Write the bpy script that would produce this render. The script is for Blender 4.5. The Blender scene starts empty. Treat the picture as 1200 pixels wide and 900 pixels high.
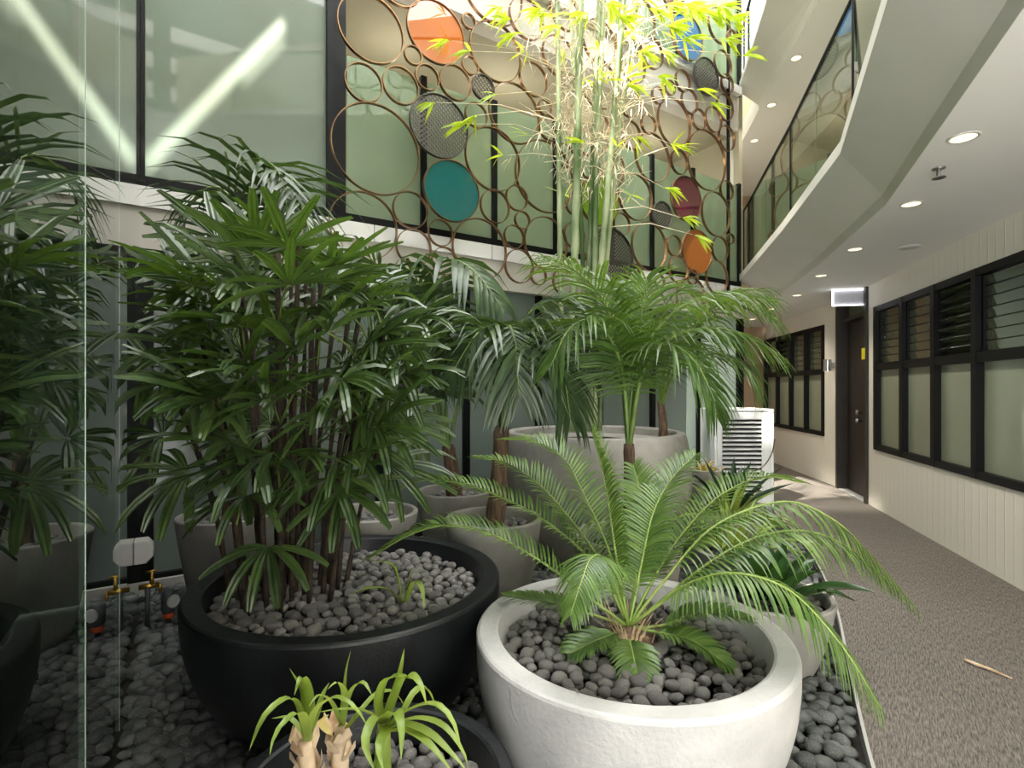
import bpy, bmesh, math, random
from mathutils import Vector, Matrix, noise
R = random.Random(7)
SC = bpy.context.scene
COL = SC.collection
V = Vector
PI = math.pi
Z = V((0, 0, 1))

# ------------------------------------------------------------------ camera model (1200 x 900 frame)
F_PX, CX, HY, EYE = 620.0, 600.0, 455.0, 1.35
def P(px, py, Y):
    """world point at depth Y seen at a pixel of the 1200x900 frame"""
    return V(((px - CX) / F_PX * Y, Y, EYE + (HY - py) / F_PX * Y))
def PZ(px, py, z):
    Y = (EYE - z) * F_PX / (py - HY)
    return V(((px - CX) / F_PX * Y, Y, z))

cam_d = bpy.data.cameras.new('camera'); cam = bpy.data.objects.new('camera', cam_d); COL.objects.link(cam)
cam.location = (0, 0, EYE); cam.rotation_euler = (PI / 2, 0, 0)
cam_d.sensor_width = 36; cam_d.lens = F_PX / 1200 * 36; cam_d.shift_y = 5 / 1200; cam_d.clip_start = 0.02
SC.camera = cam

# ------------------------------------------------------------------ plan geometry
N_G = V((.8425, .5388, 0)); D_G = V((-.5388, .8425, 0))       # glass screen: normal, direction
F_G = -.18 * N_G
CORNER = F_G + 4.2 * D_G
W_DIR = N_G; W_N = V((.5388, -.8425, 0))                      # back wall: direction, normal (into the court)
def BW(t, z, s=0.0):
    p = CORNER + t * W_DIR + s * W_N
    return V((p.x, p.y, z))
def bw_from_px(px, py, s):
    k = (px - CX) / F_PX
    c = CORNER + s * W_N
    t = (k * c.y - c.x) / (W_DIR.x - k * W_DIR.y)
    p = c + t * W_DIR
    return t, EYE + (HY - py) / F_PX * p.y, p.y
def clamp_pt(p, g=.012, w=.135):
    b = (p - F_G).dot(N_G)
    if b < g: p = p + (g - b) * N_G
    d = (p - CORNER).dot(W_N)
    if d < w: p = p + (w - d) * W_N
    return p

# ------------------------------------------------------------------ materials
def nodes(name):
    m = bpy.data.materials.new(name); m.use_nodes = True
    nt = m.node_tree; nt.nodes.clear()
    out = nt.nodes.new('ShaderNodeOutputMaterial')
    return m, nt, out
def L(nt, a, b): nt.links.new(a, b)
def N(nt, t, **kw):
    n = nt.nodes.new(t)
    for k, v in kw.items():
        if hasattr(n, k): setattr(n, k, v)
        else: n.inputs[k].default_value = v
    return n
def c4(c): return (c[0], c[1], c[2], 1)
def lin(r, g, b):
    f = lambda u: (u / 255 / 12.92) if u / 255 <= .04045 else ((u / 255 + .055) / 1.055) ** 2.4
    return (f(r), f(g), f(b))
def mat(name, col, rough=.5, metal=0, col2=None, scale=8, detail=4, bump=0, bscale=40, spec=.5, coat=0, stretch=None, obj_rand=0):
    m, nt, out = nodes(name)
    p = N(nt, 'ShaderNodeBsdfPrincipled'); L(nt, p.outputs[0], out.inputs[0])
    p.inputs['Roughness'].default_value = rough; p.inputs['Metallic'].default_value = metal
    p.inputs['Specular IOR Level'].default_value = spec
    p.inputs['Coat Weight'].default_value = coat; p.inputs['Coat Roughness'].default_value = .03
    tc = N(nt, 'ShaderNodeTexCoord'); vec = tc.outputs['Object']
    if stretch:
        mp = N(nt, 'ShaderNodeMapping'); mp.inputs['Scale'].default_value = stretch
        L(nt, vec, mp.inputs['Vector']); vec = mp.outputs[0]
    colout = None
    if col2:
        n = N(nt, 'ShaderNodeTexNoise', Scale=scale, Detail=detail); L(nt, vec, n.inputs['Vector'])
        r = N(nt, 'ShaderNodeValToRGB'); r.color_ramp.elements[0].position = .35; r.color_ramp.elements[1].position = .65
        r.color_ramp.elements[0].color = c4(col); r.color_ramp.elements[1].color = c4(col2)
        L(nt, n.outputs['Fac'], r.inputs[0]); colout = r.outputs[0]
    if obj_rand:
        oi = N(nt, 'ShaderNodeObjectInfo')
        hs = N(nt, 'ShaderNodeHueSaturation')
        mr = N(nt, 'ShaderNodeMapRange'); mr.inputs['To Min'].default_value = 1 - obj_rand; mr.inputs['To Max'].default_value = 1 + obj_rand
        L(nt, oi.outputs['Random'], mr.inputs['Value']); L(nt, mr.outputs[0], hs.inputs['Value'])
        if colout: L(nt, colout, hs.inputs['Color'])
        else: hs.inputs['Color'].default_value = c4(col)
        colout = hs.outputs[0]
    if colout: L(nt, colout, p.inputs['Base Color'])
    else: p.inputs['Base Color'].default_value = c4(col)
    if bump:
        n2 = N(nt, 'ShaderNodeTexNoise', Scale=bscale, Detail=5); L(nt, vec, n2.inputs['Vector'])
        b = N(nt, 'ShaderNodeBump', Strength=bump, Distance=.01); L(nt, n2.outputs['Fac'], b.inputs['Height'])
        L(nt, b.outputs[0], p.inputs['Normal'])
    return m
def leafmat(name, a, b, rough=.35, trans=.3, tcol=None, scale=14, spec=.5):
    m, nt, out = nodes(name)
    p = N(nt, 'ShaderNodeBsdfPrincipled', Roughness=rough); p.inputs['Specular IOR Level'].default_value = spec
    geo = N(nt, 'ShaderNodeNewGeometry')
    tc = N(nt, 'ShaderNodeTexCoord')
    n = N(nt, 'ShaderNodeTexNoise', Scale=scale, Detail=3); L(nt, tc.outputs['Object'], n.inputs['Vector'])
    add = N(nt, 'ShaderNodeMath', operation='MULTIPLY_ADD'); L(nt, geo.outputs['Random Per Island'], add.inputs[0])
    add.inputs[1].default_value = .45; L(nt, n.outputs['Fac'], add.inputs[2])
    r = N(nt, 'ShaderNodeValToRGB'); r.color_ramp.elements[0].position = .4; r.color_ramp.elements[1].position = .95
    r.color_ramp.elements[0].color = c4(a); r.color_ramp.elements[1].color = c4(b)
    L(nt, add.outputs[0], r.inputs[0]); L(nt, r.outputs[0], p.inputs['Base Color'])
    t = N(nt, 'ShaderNodeBsdfTranslucent'); t.inputs[0].default_value = c4(tcol or [min(1, x * 1.8) for x in b])
    mx = N(nt, 'ShaderNodeMixShader'); mx.inputs[0].default_value = trans
    L(nt, p.outputs[0], mx.inputs[1]); L(nt, t.outputs[0], mx.inputs[2]); L(nt, mx.outputs[0], out.inputs[0])
    return m
def glassmat(name, tint, ior=1.5, rough=0.0, body=None, bodyfac=0.0, trans_body=.5):
    """thin architectural glass: see-through, Fresnel mirror, optional frosted body"""
    m, nt, out = nodes(name)
    tr = N(nt, 'ShaderNodeBsdfTransparent'); tr.inputs[0].default_value = c4(tint)
    under = tr.outputs[0]
    if body:
        d = N(nt, 'ShaderNodeBsdfDiffuse'); d.inputs[0].default_value = c4(body)
        tl = N(nt, 'ShaderNodeBsdfTranslucent'); tl.inputs[0].default_value = c4(body)
        m1 = N(nt, 'ShaderNodeMixShader'); m1.inputs[0].default_value = trans_body
        L(nt, d.outputs[0], m1.inputs[1]); L(nt, tl.outputs[0], m1.inputs[2])
        m2 = N(nt, 'ShaderNodeMixShader'); m2.inputs[0].default_value = bodyfac
        L(nt, under, m2.inputs[1]); L(nt, m1.outputs[0], m2.inputs[2]); under = m2.outputs[0]
    g = N(nt, 'ShaderNodeBsdfGlossy', Roughness=rough); g.inputs[0].default_value = (1, 1, 1, 1)
    fr = N(nt, 'ShaderNodeFresnel', IOR=ior)
    geo = N(nt, 'ShaderNodeNewGeometry')
    inv = N(nt, 'ShaderNodeMath', operation='SUBTRACT'); inv.inputs[0].default_value = 1; L(nt, geo.outputs['Backfacing'], inv.inputs[1])
    mu = N(nt, 'ShaderNodeMath', operation='MULTIPLY'); L(nt, fr.outputs[0], mu.inputs[0]); L(nt, inv.outputs[0], mu.inputs[1])
    a2 = N(nt, 'ShaderNodeMath', operation='ADD'); L(nt, mu.outputs[0], a2.inputs[0]); a2.inputs[1].default_value = 1
    d2 = N(nt, 'ShaderNodeMath', operation='DIVIDE'); L(nt, mu.outputs[0], d2.inputs[0]); L(nt, a2.outputs[0], d2.inputs[1])
    mu = N(nt, 'ShaderNodeMath', operation='MULTIPLY'); L(nt, d2.outputs[0], mu.inputs[0]); mu.inputs[1].default_value = 2
    mx = N(nt, 'ShaderNodeMixShader'); L(nt, mu.outputs[0], mx.inputs[0]); L(nt, under, mx.inputs[1]); L(nt, g.outputs[0], mx.inputs[2])
    L(nt, mx.outputs[0], out.inputs[0])
    return m
def emit(name, col, s):
    m, nt, out = nodes(name); e = N(nt, 'ShaderNodeEmission', Strength=s); e.inputs[0].default_value = c4(col); L(nt, e.outputs[0], out.inputs[0]); return m

M = {}
M['white_conc'] = mat('white_concrete', lin(178, 177, 175), .5, col2=lin(200, 198, 195), scale=5, bump=.35, bscale=70)
M['grey_conc'] = mat('grey_concrete', lin(136, 133, 127), .7, col2=lin(164, 160, 153), scale=4, bump=.25, bscale=50)
M['black_pot'] = mat('black_terrazzo', lin(13, 15, 17), .4, col2=lin(26, 29, 32), scale=9, bump=.15, bscale=90)
M['soil'] = mat('dark_soil', lin(34, 31, 28), .95, col2=lin(52, 47, 42), scale=40)
M['pebble'] = mat('lava_pebble', lin(94, 92, 90), .85, col2=lin(146, 142, 138), scale=22, bump=.6, bscale=160, obj_rand=.28)
M['pebble_floor'] = mat('basalt_pebble', lin(66, 70, 69), .65, col2=lin(116, 118, 115), scale=9, bump=.4, bscale=120, obj_rand=.3)
M['plaster'] = mat('white_plaster', lin(222, 219, 208), .6, col2=lin(228, 225, 215), scale=2)
M['ceil'] = mat('ceiling_paint', lin(236, 234, 228), .7)
M['khaki'] = mat('khaki_plaster', lin(150, 145, 122), .75, col2=lin(158, 152, 130), scale=1.5)
M['tan'] = mat('tan_plaster', lin(172, 146, 118), .7)
M['spandrel'] = mat('spandrel_panel', lin(226, 224, 220), .45)
M['beige'] = mat('beige_render', lin(188, 183, 174), .6)
M['dark_frame'] = mat('black_aluminium', lin(9, 11, 11), .45, spec=.18)
M['steel'] = mat('brushed_steel', lin(190, 190, 192), .3, metal=1)
M['curb'] = mat('galvanised_edging', lin(186, 186, 182), .45, metal=.4)
M['bronze'] = mat('bronze_bar', lin(150, 116, 84), .34, metal=.85, col2=lin(112, 84, 62), scale=6)
M['mesh'] = mat('steel_mesh', lin(88, 84, 80), .45, metal=.7)
M['brass'] = mat('brass', lin(190, 150, 70), .35, metal=1)
M['white_plastic'] = mat('white_plastic', lin(205, 203, 198), .45)
M['grey_plastic'] = mat('grey_plastic', lin(52, 58, 62), .5)
M['orange_plastic'] = mat('orange_plastic', lin(215, 82, 34), .4)
M['black_rubber'] = mat('black_rubber', lin(20, 20, 20), .6)
M['yellow'] = mat('yellow_sign', lin(220, 205, 30), .5)
M['unit_white'] = mat('unit_white', lin(190, 193, 192), .4)
M['bark'] = mat('palm_bark', lin(72, 55, 42), .85, col2=lin(122, 98, 78), scale=14, bump=.6, bscale=40, stretch=(3.5, 3.5, .7))
M['dry'] = mat('dry_husk', lin(172, 140, 104), .85, col2=lin(222, 200, 170), scale=14, bump=.3)
M['cane_dark'] = mat('rhapis_cane', lin(30, 24, 18), .85, col2=lin(68, 54, 38), scale=30, bump=.5, bscale=80)
M['bamboo'] = mat('bamboo_cane', lin(72, 98, 50), .38, col2=lin(176, 186, 146), scale=4, stretch=(1, 1, .5))
M['sheath'] = mat('bamboo_sheath', lin(214, 194, 156), .7, col2=lin(238, 226, 200), scale=12)
M['petiole'] = mat('green_petiole', lin(84, 112, 48), .45, col2=lin(120, 140, 66), scale=8)
M['cycad_rachis'] = mat('cycad_rachis', lin(120, 146, 66), .45, col2=lin(146, 164, 84), scale=8)
M['cycad'] = leafmat('cycad_leaf', lin(58, 88, 40), lin(108, 136, 66), .36, .22, lin(136, 170, 60), spec=.6)
M['kentia'] = leafmat('kentia_leaf', lin(34, 54, 34), lin(70, 92, 56), .33, .16, lin(96, 128, 44), spec=.5)
M['kentia_lit'] = leafmat('kentia_lit_leaf', lin(40, 66, 32), lin(88, 118, 54), .34, .24, lin(130, 166, 50), spec=.45)  # kentia leaf again, with sunlight put into a brighter green
M['rhapis'] = leafmat('rhapis_leaf', lin(36, 56, 28), lin(80, 104, 50), .3, .18, lin(110, 146, 40), spec=.6)
M['bamboo_leaf'] = leafmat('bamboo_leaf', lin(120, 160, 40), lin(196, 214, 70), .45, .5, lin(220, 235, 60))
M['crinum'] = leafmat('strap_leaf', lin(92, 124, 44), lin(150, 168, 80), .4, .25, lin(200, 220, 80), scale=9)
M['brom_dark'] = leafmat('bromeliad_leaf', lin(26, 52, 26), lin(52, 82, 42), .2, .12, lin(90, 140, 40))
M['brom_yel'] = leafmat('bromeliad_yellow_leaf', lin(78, 112, 40), lin(140, 158, 70), .3, .18, lin(170, 185, 70))
M['brom_pale'] = leafmat('pale_spear_leaf', lin(150, 128, 62), lin(206, 190, 120), .45, .25, lin(220, 200, 100))
M['agave'] = leafmat('agave_leaf', lin(24, 44, 30), lin(44, 70, 46), .35, .08, lin(60, 100, 40))
M['screen_glass'] = glassmat('clear_screen_glass', (.72, .8, .74), ior=1.9)
M['glass_edge'] = mat('glass_edge', lin(188, 205, 196), .2)
M['bal_glass'] = glassmat('balustrade_glass', (.78, .86, .8), ior=1.5)
M['bal_frost'] = glassmat('frosted_balustrade_glass', (.8, .9, .82), ior=1.5, body=lin(164, 182, 158), bodyfac=.72, trans_body=.6)
M['win_frost'] = mat('frosted_pane', lin(138, 146, 124), .35, col2=lin(146, 154, 134), scale=1.2, coat=.6)
M['win_clear'] = glassmat('louvre_glass', (.75, .8, .74), ior=1.5, body=lin(120, 128, 104), bodyfac=.5, trans_body=.3)
M['pane_green'] = mat('green_frosted_pane', lin(80, 92, 72), .5, col2=lin(96, 113, 98), scale=.8, coat=1.0)
M['pane_grey'] = mat('grey_frosted_pane', lin(104, 114, 107), .45, col2=lin(114, 126, 120), scale=.9, coat=.3)
M['dark_wood'] = mat('dark_timber', lin(30, 25, 20), .5, col2=lin(46, 38, 31), scale=10, stretch=(6, 6, .6), bump=.1)
M['dark_room'] = mat('dark_backing', lin(40, 46, 44), .8)
M['roomgrey'] = mat('room_plaster', lin(96, 104, 84), .8)
M['down'] = emit('downlight_glow', (1, .8, .52), .62)

def disc_glass(name, c, fac=.75):
    return glassmat(name, [min(1, .25 + .75 * x) for x in c], ior=1.5, body=c, bodyfac=fac, trans_body=.5)
DG = {'orange': disc_glass('orange_acrylic', lin(210, 120, 44), .97), 'teal': disc_glass('teal_acrylic', lin(10, 128, 128), .9),
      'lime': disc_glass('lime_acrylic', lin(140, 180, 20), .8), 'maroon': disc_glass('maroon_acrylic', lin(118, 48, 66), .85),
      'amber': disc_glass('amber_acrylic', lin(186, 108, 40), .85), 'blue': disc_glass('blue_acrylic', lin(20, 120, 190), .85)}

# grooved wall boards: vertical v-grooves along the wall's length (object X)
def board_wall(name, col, pitch=.1):
    m, nt, out = nodes(name)
    p = N(nt, 'ShaderNodeBsdfPrincipled', Roughness=.5); p.inputs['Base Color'].default_value = c4(col)
    L(nt, p.outputs[0], out.inputs[0])
    at = N(nt, 'ShaderNodeUVMap')
    sx = N(nt, 'ShaderNodeSeparateXYZ'); L(nt, at.outputs[0], sx.inputs[0])
    dv = N(nt, 'ShaderNodeMath', operation='DIVIDE'); L(nt, sx.outputs['X'], dv.inputs[0]); dv.inputs[1].default_value = pitch
    fr = N(nt, 'ShaderNodeMath', operation='FRACT'); L(nt, dv.outputs[0], fr.inputs[0])
    sb = N(nt, 'ShaderNodeMath', operation='SUBTRACT'); L(nt, fr.outputs[0], sb.inputs[0]); sb.inputs[1].default_value = .5
    ab = N(nt, 'ShaderNodeMath', operation='ABSOLUTE'); L(nt, sb.outputs[0], ab.inputs[0])
    mr = N(nt, 'ShaderNodeMapRange'); mr.inputs['From Min'].default_value = .42; mr.inputs['From Max'].default_value = .5
    mr.inputs['To Min'].default_value = 1; mr.inputs['To Max'].default_value = 0
    L(nt, ab.outputs[0], mr.inputs['Value'])
    b = N(nt, 'ShaderNodeBump', Strength=.7, Distance=.006); L(nt, mr.outputs[0], b.inputs['Height']); L(nt, b.outputs[0], p.inputs['Normal'])
    return m
M['boards'] = board_wall('white_board_lining', lin(236, 231, 218))

def carpet_mat():
    m, nt, out = nodes('streaked_carpet')
    p = N(nt, 'ShaderNodeBsdfPrincipled', Roughness=.85); L(nt, p.outputs[0], out.inputs[0])
    tc = N(nt, 'ShaderNodeTexCoord'); mp = N(nt, 'ShaderNodeMapping')
    mr0 = N(nt, 'ShaderNodeMapping'); mr0.inputs['Rotation'].default_value = (0, 0, -.95)
    L(nt, tc.outputs['Object'], mr0.inputs['Vector']); mp.inputs['Scale'].default_value = (13, 110, 1)
    L(nt, mr0.outputs[0], mp.inputs['Vector'])
    n = N(nt, 'ShaderNodeTexNoise', Scale=1.6, Detail=6, Roughness=.75); L(nt, mp.outputs[0], n.inputs['Vector'])
    r = N(nt, 'ShaderNodeValToRGB'); r.color_ramp.elements[0].position = .36; r.color_ramp.elements[1].position = .66
    r.color_ramp.elements[0].color = c4(lin(48, 45, 42)); r.color_ramp.elements[1].color = c4(lin(142, 134, 125))
    L(nt, n.outputs['Fac'], r.inputs[0])
    n2 = N(nt, 'ShaderNodeTexNoise', Scale=1.3, Detail=2); L(nt, tc.outputs['Object'], n2.inputs['Vector'])
    hs = N(nt, 'ShaderNodeHueSaturation'); mr = N(nt, 'ShaderNodeMapRange'); mr.inputs['To Min'].default_value = .8; mr.inputs['To Max'].default_value = 1.15
    L(nt, n2.outputs['Fac'], mr.inputs['Value']); L(nt, mr.outputs[0], hs.inputs['Value']); L(nt, r.outputs[0], hs.inputs['Color'])
    L(nt, hs.outputs[0], p.inputs['Base Color'])
    b = N(nt, 'ShaderNodeBump', Strength=.35, Distance=.004); L(nt, n.outputs['Fac'], b.inputs['Height']); L(nt, b.outputs[0], p.inputs['Normal'])
    return m
M['carpet'] = carpet_mat()

# ------------------------------------------------------------------ mesh builder
class MB:
    def __init__(s): s.v = []; s.f = []; s.uv = {}
    def add(s, vs, fs):
        o = len(s.v); s.v += [V(x) for x in vs]; s.f += [[o + i for i in f] for f in fs]
    def box(s, c, dx, dy, dz, sx, sy, sz):
        """centre c, unit axes dx,dy,dz, full sizes"""
        c = V(c); a = V(dx) * sx / 2; b = V(dy) * sy / 2; d = V(dz) * sz / 2
        if a.cross(b).dot(d) < 0: a = -a
        vs = [c - a - b - d, c + a - b - d, c + a + b - d, c - a + b - d, c - a - b + d, c + a - b + d, c + a + b + d, c - a + b + d]
        s.add(vs, [(0, 3, 2, 1), (4, 5, 6, 7), (0, 1, 5, 4), (1, 2, 6, 5), (2, 3, 7, 6), (3, 0, 4, 7)])
    def prism(s, poly, z0, z1):
        n = len(poly)
        vs = [V((p[0], p[1], z0)) for p in poly] + [V((p[0], p[1], z1)) for p in poly]
        s.add(vs, [list(range(n))[::-1], [n + i for i in range(n)]] + [(i, (i + 1) % n, n + (i + 1) % n, n + i) for i in range(n)])
    def tube(s, pts, rad, n=8, cap=True):
        pts = [V(p) for p in pts]; m = len(pts)
        rr = rad if isinstance(rad, (list, tuple)) else [rad] * m
        rings = []; prev = None
        for i, p in enumerate(pts):
            t = (pts[min(i + 1, m - 1)] - pts[max(i - 1, 0)])
            t = t.normalized() if t.length > 1e-9 else Z.copy()
            a = prev if prev is not None else (V((1, 0, 0)) if abs(t.x) < .9 else V((0, 1, 0)))
            a = (a - t * a.dot(t)).normalized(); prev = a; b = t.cross(a)
            rings.append([p + rr[i] * (math.cos(2 * PI * k / n) * a + math.sin(2 * PI * k / n) * b) for k in range(n)])
        vs = [q for r in rings for q in r]; fs = []
        for i in range(m - 1):
            for k in range(n):
                fs.append((i * n + k, i * n + (k + 1) % n, (i + 1) * n + (k + 1) % n, (i + 1) * n + k))
        if cap: fs += [list(range(n))[::-1], [(m - 1) * n + k for k in range(n)]]
        s.add(vs, fs)
    def lathe(s, prof, n=72, c=(0, 0, 0), closed=False):
        c = V(c); vs = []; m = len(prof)
        for r, z in prof:
            for k in range(n):
                a = 2 * PI * k / n; vs.append(c + V((r * math.cos(a), r * math.sin(a), z)))
        fs = []
        for i in range(m if closed else m - 1):
            j = (i + 1) % m
            for k in range(n):
                fs.append((i * n + k, i * n + (k + 1) % n, j * n + (k + 1) % n, j * n + k))
        if not closed:
            if prof[0][0] > 1e-6: fs.append(list(range(n))[::-1])
            if prof[-1][0] > 1e-6: fs.append([(m - 1) * n + k for k in range(n)])
        s.add(vs, fs)
    def blade(s, pts, widths, side, fold=0.0, up=None):
        """a leaf strip with a mid rib: 3 verts a row"""
        m = len(pts); vs = []
        for i in range(m):
            w = widths[i] / 2; sd = side[i] if isinstance(side, list) else side
            u = (up[i] if isinstance(up, list) else up) if up is not None else Z
            vs += [pts[i] - sd * w + u * (fold * w), pts[i], pts[i] + sd * w + u * (fold * w)]
        fs = []
        for i in range(m - 1):
            a = i * 3
            fs += [(a, a + 1, a + 4, a + 3), (a + 1, a + 2, a + 5, a + 4)]
        s.add(vs, fs)
    def map(s, fn): s.v = [fn(p) for p in s.v]
    def build(s, name, m, parent=None, smooth=False, kind=None, origin=None, auto=None):
        me = bpy.data.meshes.new(name)
        o_ = V(origin) if origin is not None else V((0, 0, 0))
        me.from_pydata([tuple(p - o_) for p in s.v], [], s.f); me.update()
        if smooth or auto:
            for p in me.polygons: p.use_smooth = True
        if auto:
            bm = bmesh.new(); bm.from_mesh(me)
            for e in bm.edges:
                if len(e.link_faces) == 2 and e.calc_face_angle(0) > auto: e.smooth = False
            bm.to_mesh(me); bm.free()
        ms = m if isinstance(m, list) else [m]
        for q in ms: me.materials.append(q)
        ob = bpy.data.objects.new(name, me); COL.objects.link(ob)
        ob.location = o_
        if parent is not None:
            ob.parent = parent
            ob.location = o_ - parent.location
        if kind: ob['kind'] = kind
        return ob
def fixn(ob):
    bm = bmesh.new(); bm.from_mesh(ob.data); bmesh.ops.recalc_face_normals(bm, faces=bm.faces[:]); bm.to_mesh(ob.data); bm.free(); return ob
def thing(name, label, cat, loc=(0, 0, 0), group=None):
    o = bpy.data.objects.new(name, None); COL.objects.link(o); o.location = loc; o.empty_display_size = .1
    o['label'] = label; o['category'] = cat
    if group: o['group'] = group
    return o
def tag(o, label, cat, group=None, kind=None):
    o['label'] = label; o['category'] = cat
    if group: o['group'] = group
    if kind: o['kind'] = kind
    return o
def struct(mb, name, m, **kw):
    ob = mb.build(name, m, kind='structure', **kw); return ob
def catmull(ctrl, n):
    c = [V(p) for p in ctrl]
    c = [c[0] * 2 - c[1]] + c + [c[-1] * 2 - c[-2]]
    dense = []
    for i in range(1, len(c) - 2):
        for k in range(14):
            t = k / 14; p0, p1, p2, p3 = c[i - 1], c[i], c[i + 1], c[i + 2]
            dense.append(.5 * ((2 * p1) + (-p0 + p2) * t + (2 * p0 - 5 * p1 + 4 * p2 - p3) * t * t + (-p0 + 3 * p1 - 3 * p2 + p3) * t ** 3))
    dense.append(c[-2])
    ln = [0]
    for a, b in zip(dense, dense[1:]): ln.append(ln[-1] + (b - a).length)
    out = []; j = 0
    for i in range(n):
        s = ln[-1] * i / (n - 1)
        while j < len(ln) - 2 and ln[j + 1] < s: j += 1
        u = (s - ln[j]) / max(1e-9, ln[j + 1] - ln[j]); out.append(dense[j].lerp(dense[j + 1], min(1, u)))
    return out, ln[-1]

# ================================================================== SETTING
WALL = [(1.66, -2.5), (3.35, 3.46), (4.09, 6.07), (4.38, 7.15), (4.73, 9.85), (4.76, 10.1)]
EDGE = [(.25, -.6), (.7, .6), (1.05, 1.4), (1.27, 1.88), (1.59, 2.5), (2.0, 3.3), (2.4, 4.3), (2.75, 5.5), (3.0, 6.6), (3.08, 6.95)]   # planting bed edge
NOSE = [(-.05, -1.5), (.62, .3), (1.35, 1.9), (1.96, 3.16), (2.40, 4.70), (2.91, 6.68), (2.97, 6.95)]                       # gallery edge
CEDGE = [(.35, -1.5), (.95, .3), (1.70, 1.9), (2.38, 3.37), (2.90, 5.0), (3.36, 6.7), (3.42, 6.95)]                      # soffit edge
top_of = lambda z: None

# planting bed base + carpet
bed = MB(); bed.prism([(-4.2, 3.2), (-1.2, -1.5)] + EDGE + [(1.6, 6.2)] , -.06, 0.0)
bed.v = []; bed.f = []
bed.prism([(F_G - .2 * D_G)[:2], *EDGE, CORNER[:2]][::1], -.08, 0.0)
struct(bed, 'floor_planting_bed', M['soil'])
cp = MB(); cp.prism(EDGE + [(3.08, 10.1)] + WALL[::-1], -.08, .02)
struct(cp, 'floor', M['carpet'])
cb = MB()
pts, _ = catmull([V((x, y, .035)) for x, y in EDGE], 80)
nrm = []
for i, p in enumerate(pts):
    t = (pts[min(i + 1, 79)] - pts[max(i - 1, 0)]).normalized(); nn = V((t.y, -t.x, 0)); nrm.append(nn)
vs = []; 
for p, nn in zip(pts, nrm):
    for du, z in ((-.006, 0), (-.006, .055), (.006, .055), (.006, 0)): vs.append(V((p.x, p.y, z)) + nn * du)
cb.add(vs, [(i * 4 + k, i * 4 + (k + 1) % 4, i * 4 + 4 + (k + 1) % 4, i * 4 + 4 + k) for i in range(79) for k in range(4)])
fixn(struct(cb, 'trim_1', M['curb']))

def ribbon(poly, z0, z1, poly2=None):
    """vertical or sloping strip following a plan polyline, with UV along its length"""
    mb = MB(); p2 = poly2 or poly; vs = []; n = len(poly)
    for (a, b) in zip(poly, p2): vs += [V((a[0], a[1], z0)), V((b[0], b[1], z1))]
    mb.add(vs, [(2 * i, 2 * i + 2, 2 * i + 3, 2 * i + 1) for i in range(n - 1)])
    return mb

# ---- right wall, built of solid pieces around its windows and door
def seg_pts(i): return V((*WALL[i], 0)), V((*WALL[i + 1], 0))
def on_wall(i, Y):
    a, b = seg_pts(i); u = (Y - a.y) / (b.y - a.y); return a.lerp(b, u)
wall_uv_off = 0
def wall_piece(mb, uvs, i, Y0, Y1, z0, z1, th=.12):
    a, b = on_wall(i, Y0), on_wall(i, Y1); d = (b - a).normalized(); nn = V((d.y, -d.x, 0))    # outward (away from corridor)
    q = [a, b, b + nn * th, a + nn * th]
    o = len(mb.v)
    mb.add([V((p.x, p.y, z0)) for p in q] + [V((p.x, p.y, z1)) for p in q],
           [(0, 1, 5, 4), (1, 2, 6, 5), (2, 3, 7, 6), (3, 0, 4, 7), (4, 5, 6, 7), (3, 2, 1, 0)])
    s0 = Y0 * 1.04; s1 = Y1 * 1.04
    uvs += [(s0, z0), (s1, z0), (s1, z0), (s0, z0), (s0, z1), (s1, z1), (s1, z1), (s0, z1)]
CEIL = 2.52
wb = MB(); uvs = []
W1 = [5.85, 5.21, 4.60, 3.99, 3.38, 2.77, 2.16]; W2 = [9.88, 9.29, 8.70, 8.11, 7.52]
WZ = (.67, 2.25)
wall_piece(wb, uvs, 0, -2.5, 2.16, 0, CEIL + .3); wall_piece(wb, uvs, 0, 2.16, 3.46, 0, WZ[0]); wall_piece(wb, uvs, 0, 2.16, 3.46, WZ[1], CEIL + .3)
wall_piece(wb, uvs, 1, 3.46, 5.85, 0, WZ[0]); wall_piece(wb, uvs, 1, 3.46, 5.85, WZ[1], CEIL + .3); wall_piece(wb, uvs, 1, 5.85, 6.07, 0, CEIL + .3)
wall_piece(wb, uvs, 2, 7.08, 7.15, 0, CEIL + .3)
wall_piece(wb, uvs, 3, 7.15, 7.52, 0, CEIL + .3); wall_piece(wb, uvs, 3, 7.52, 9.85, 0, WZ[0]); wall_piece(wb, uvs, 3, 7.52, 9.85, WZ[1], CEIL + .3)
rw = wb.build('wall_right', M['boards'], kind='structure')
uvl = rw.data.uv_layers.new(name='UVMap')
for lp in rw.data.loops: uvl.data[lp.index].uv = uvs[lp.vertex_index]

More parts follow.
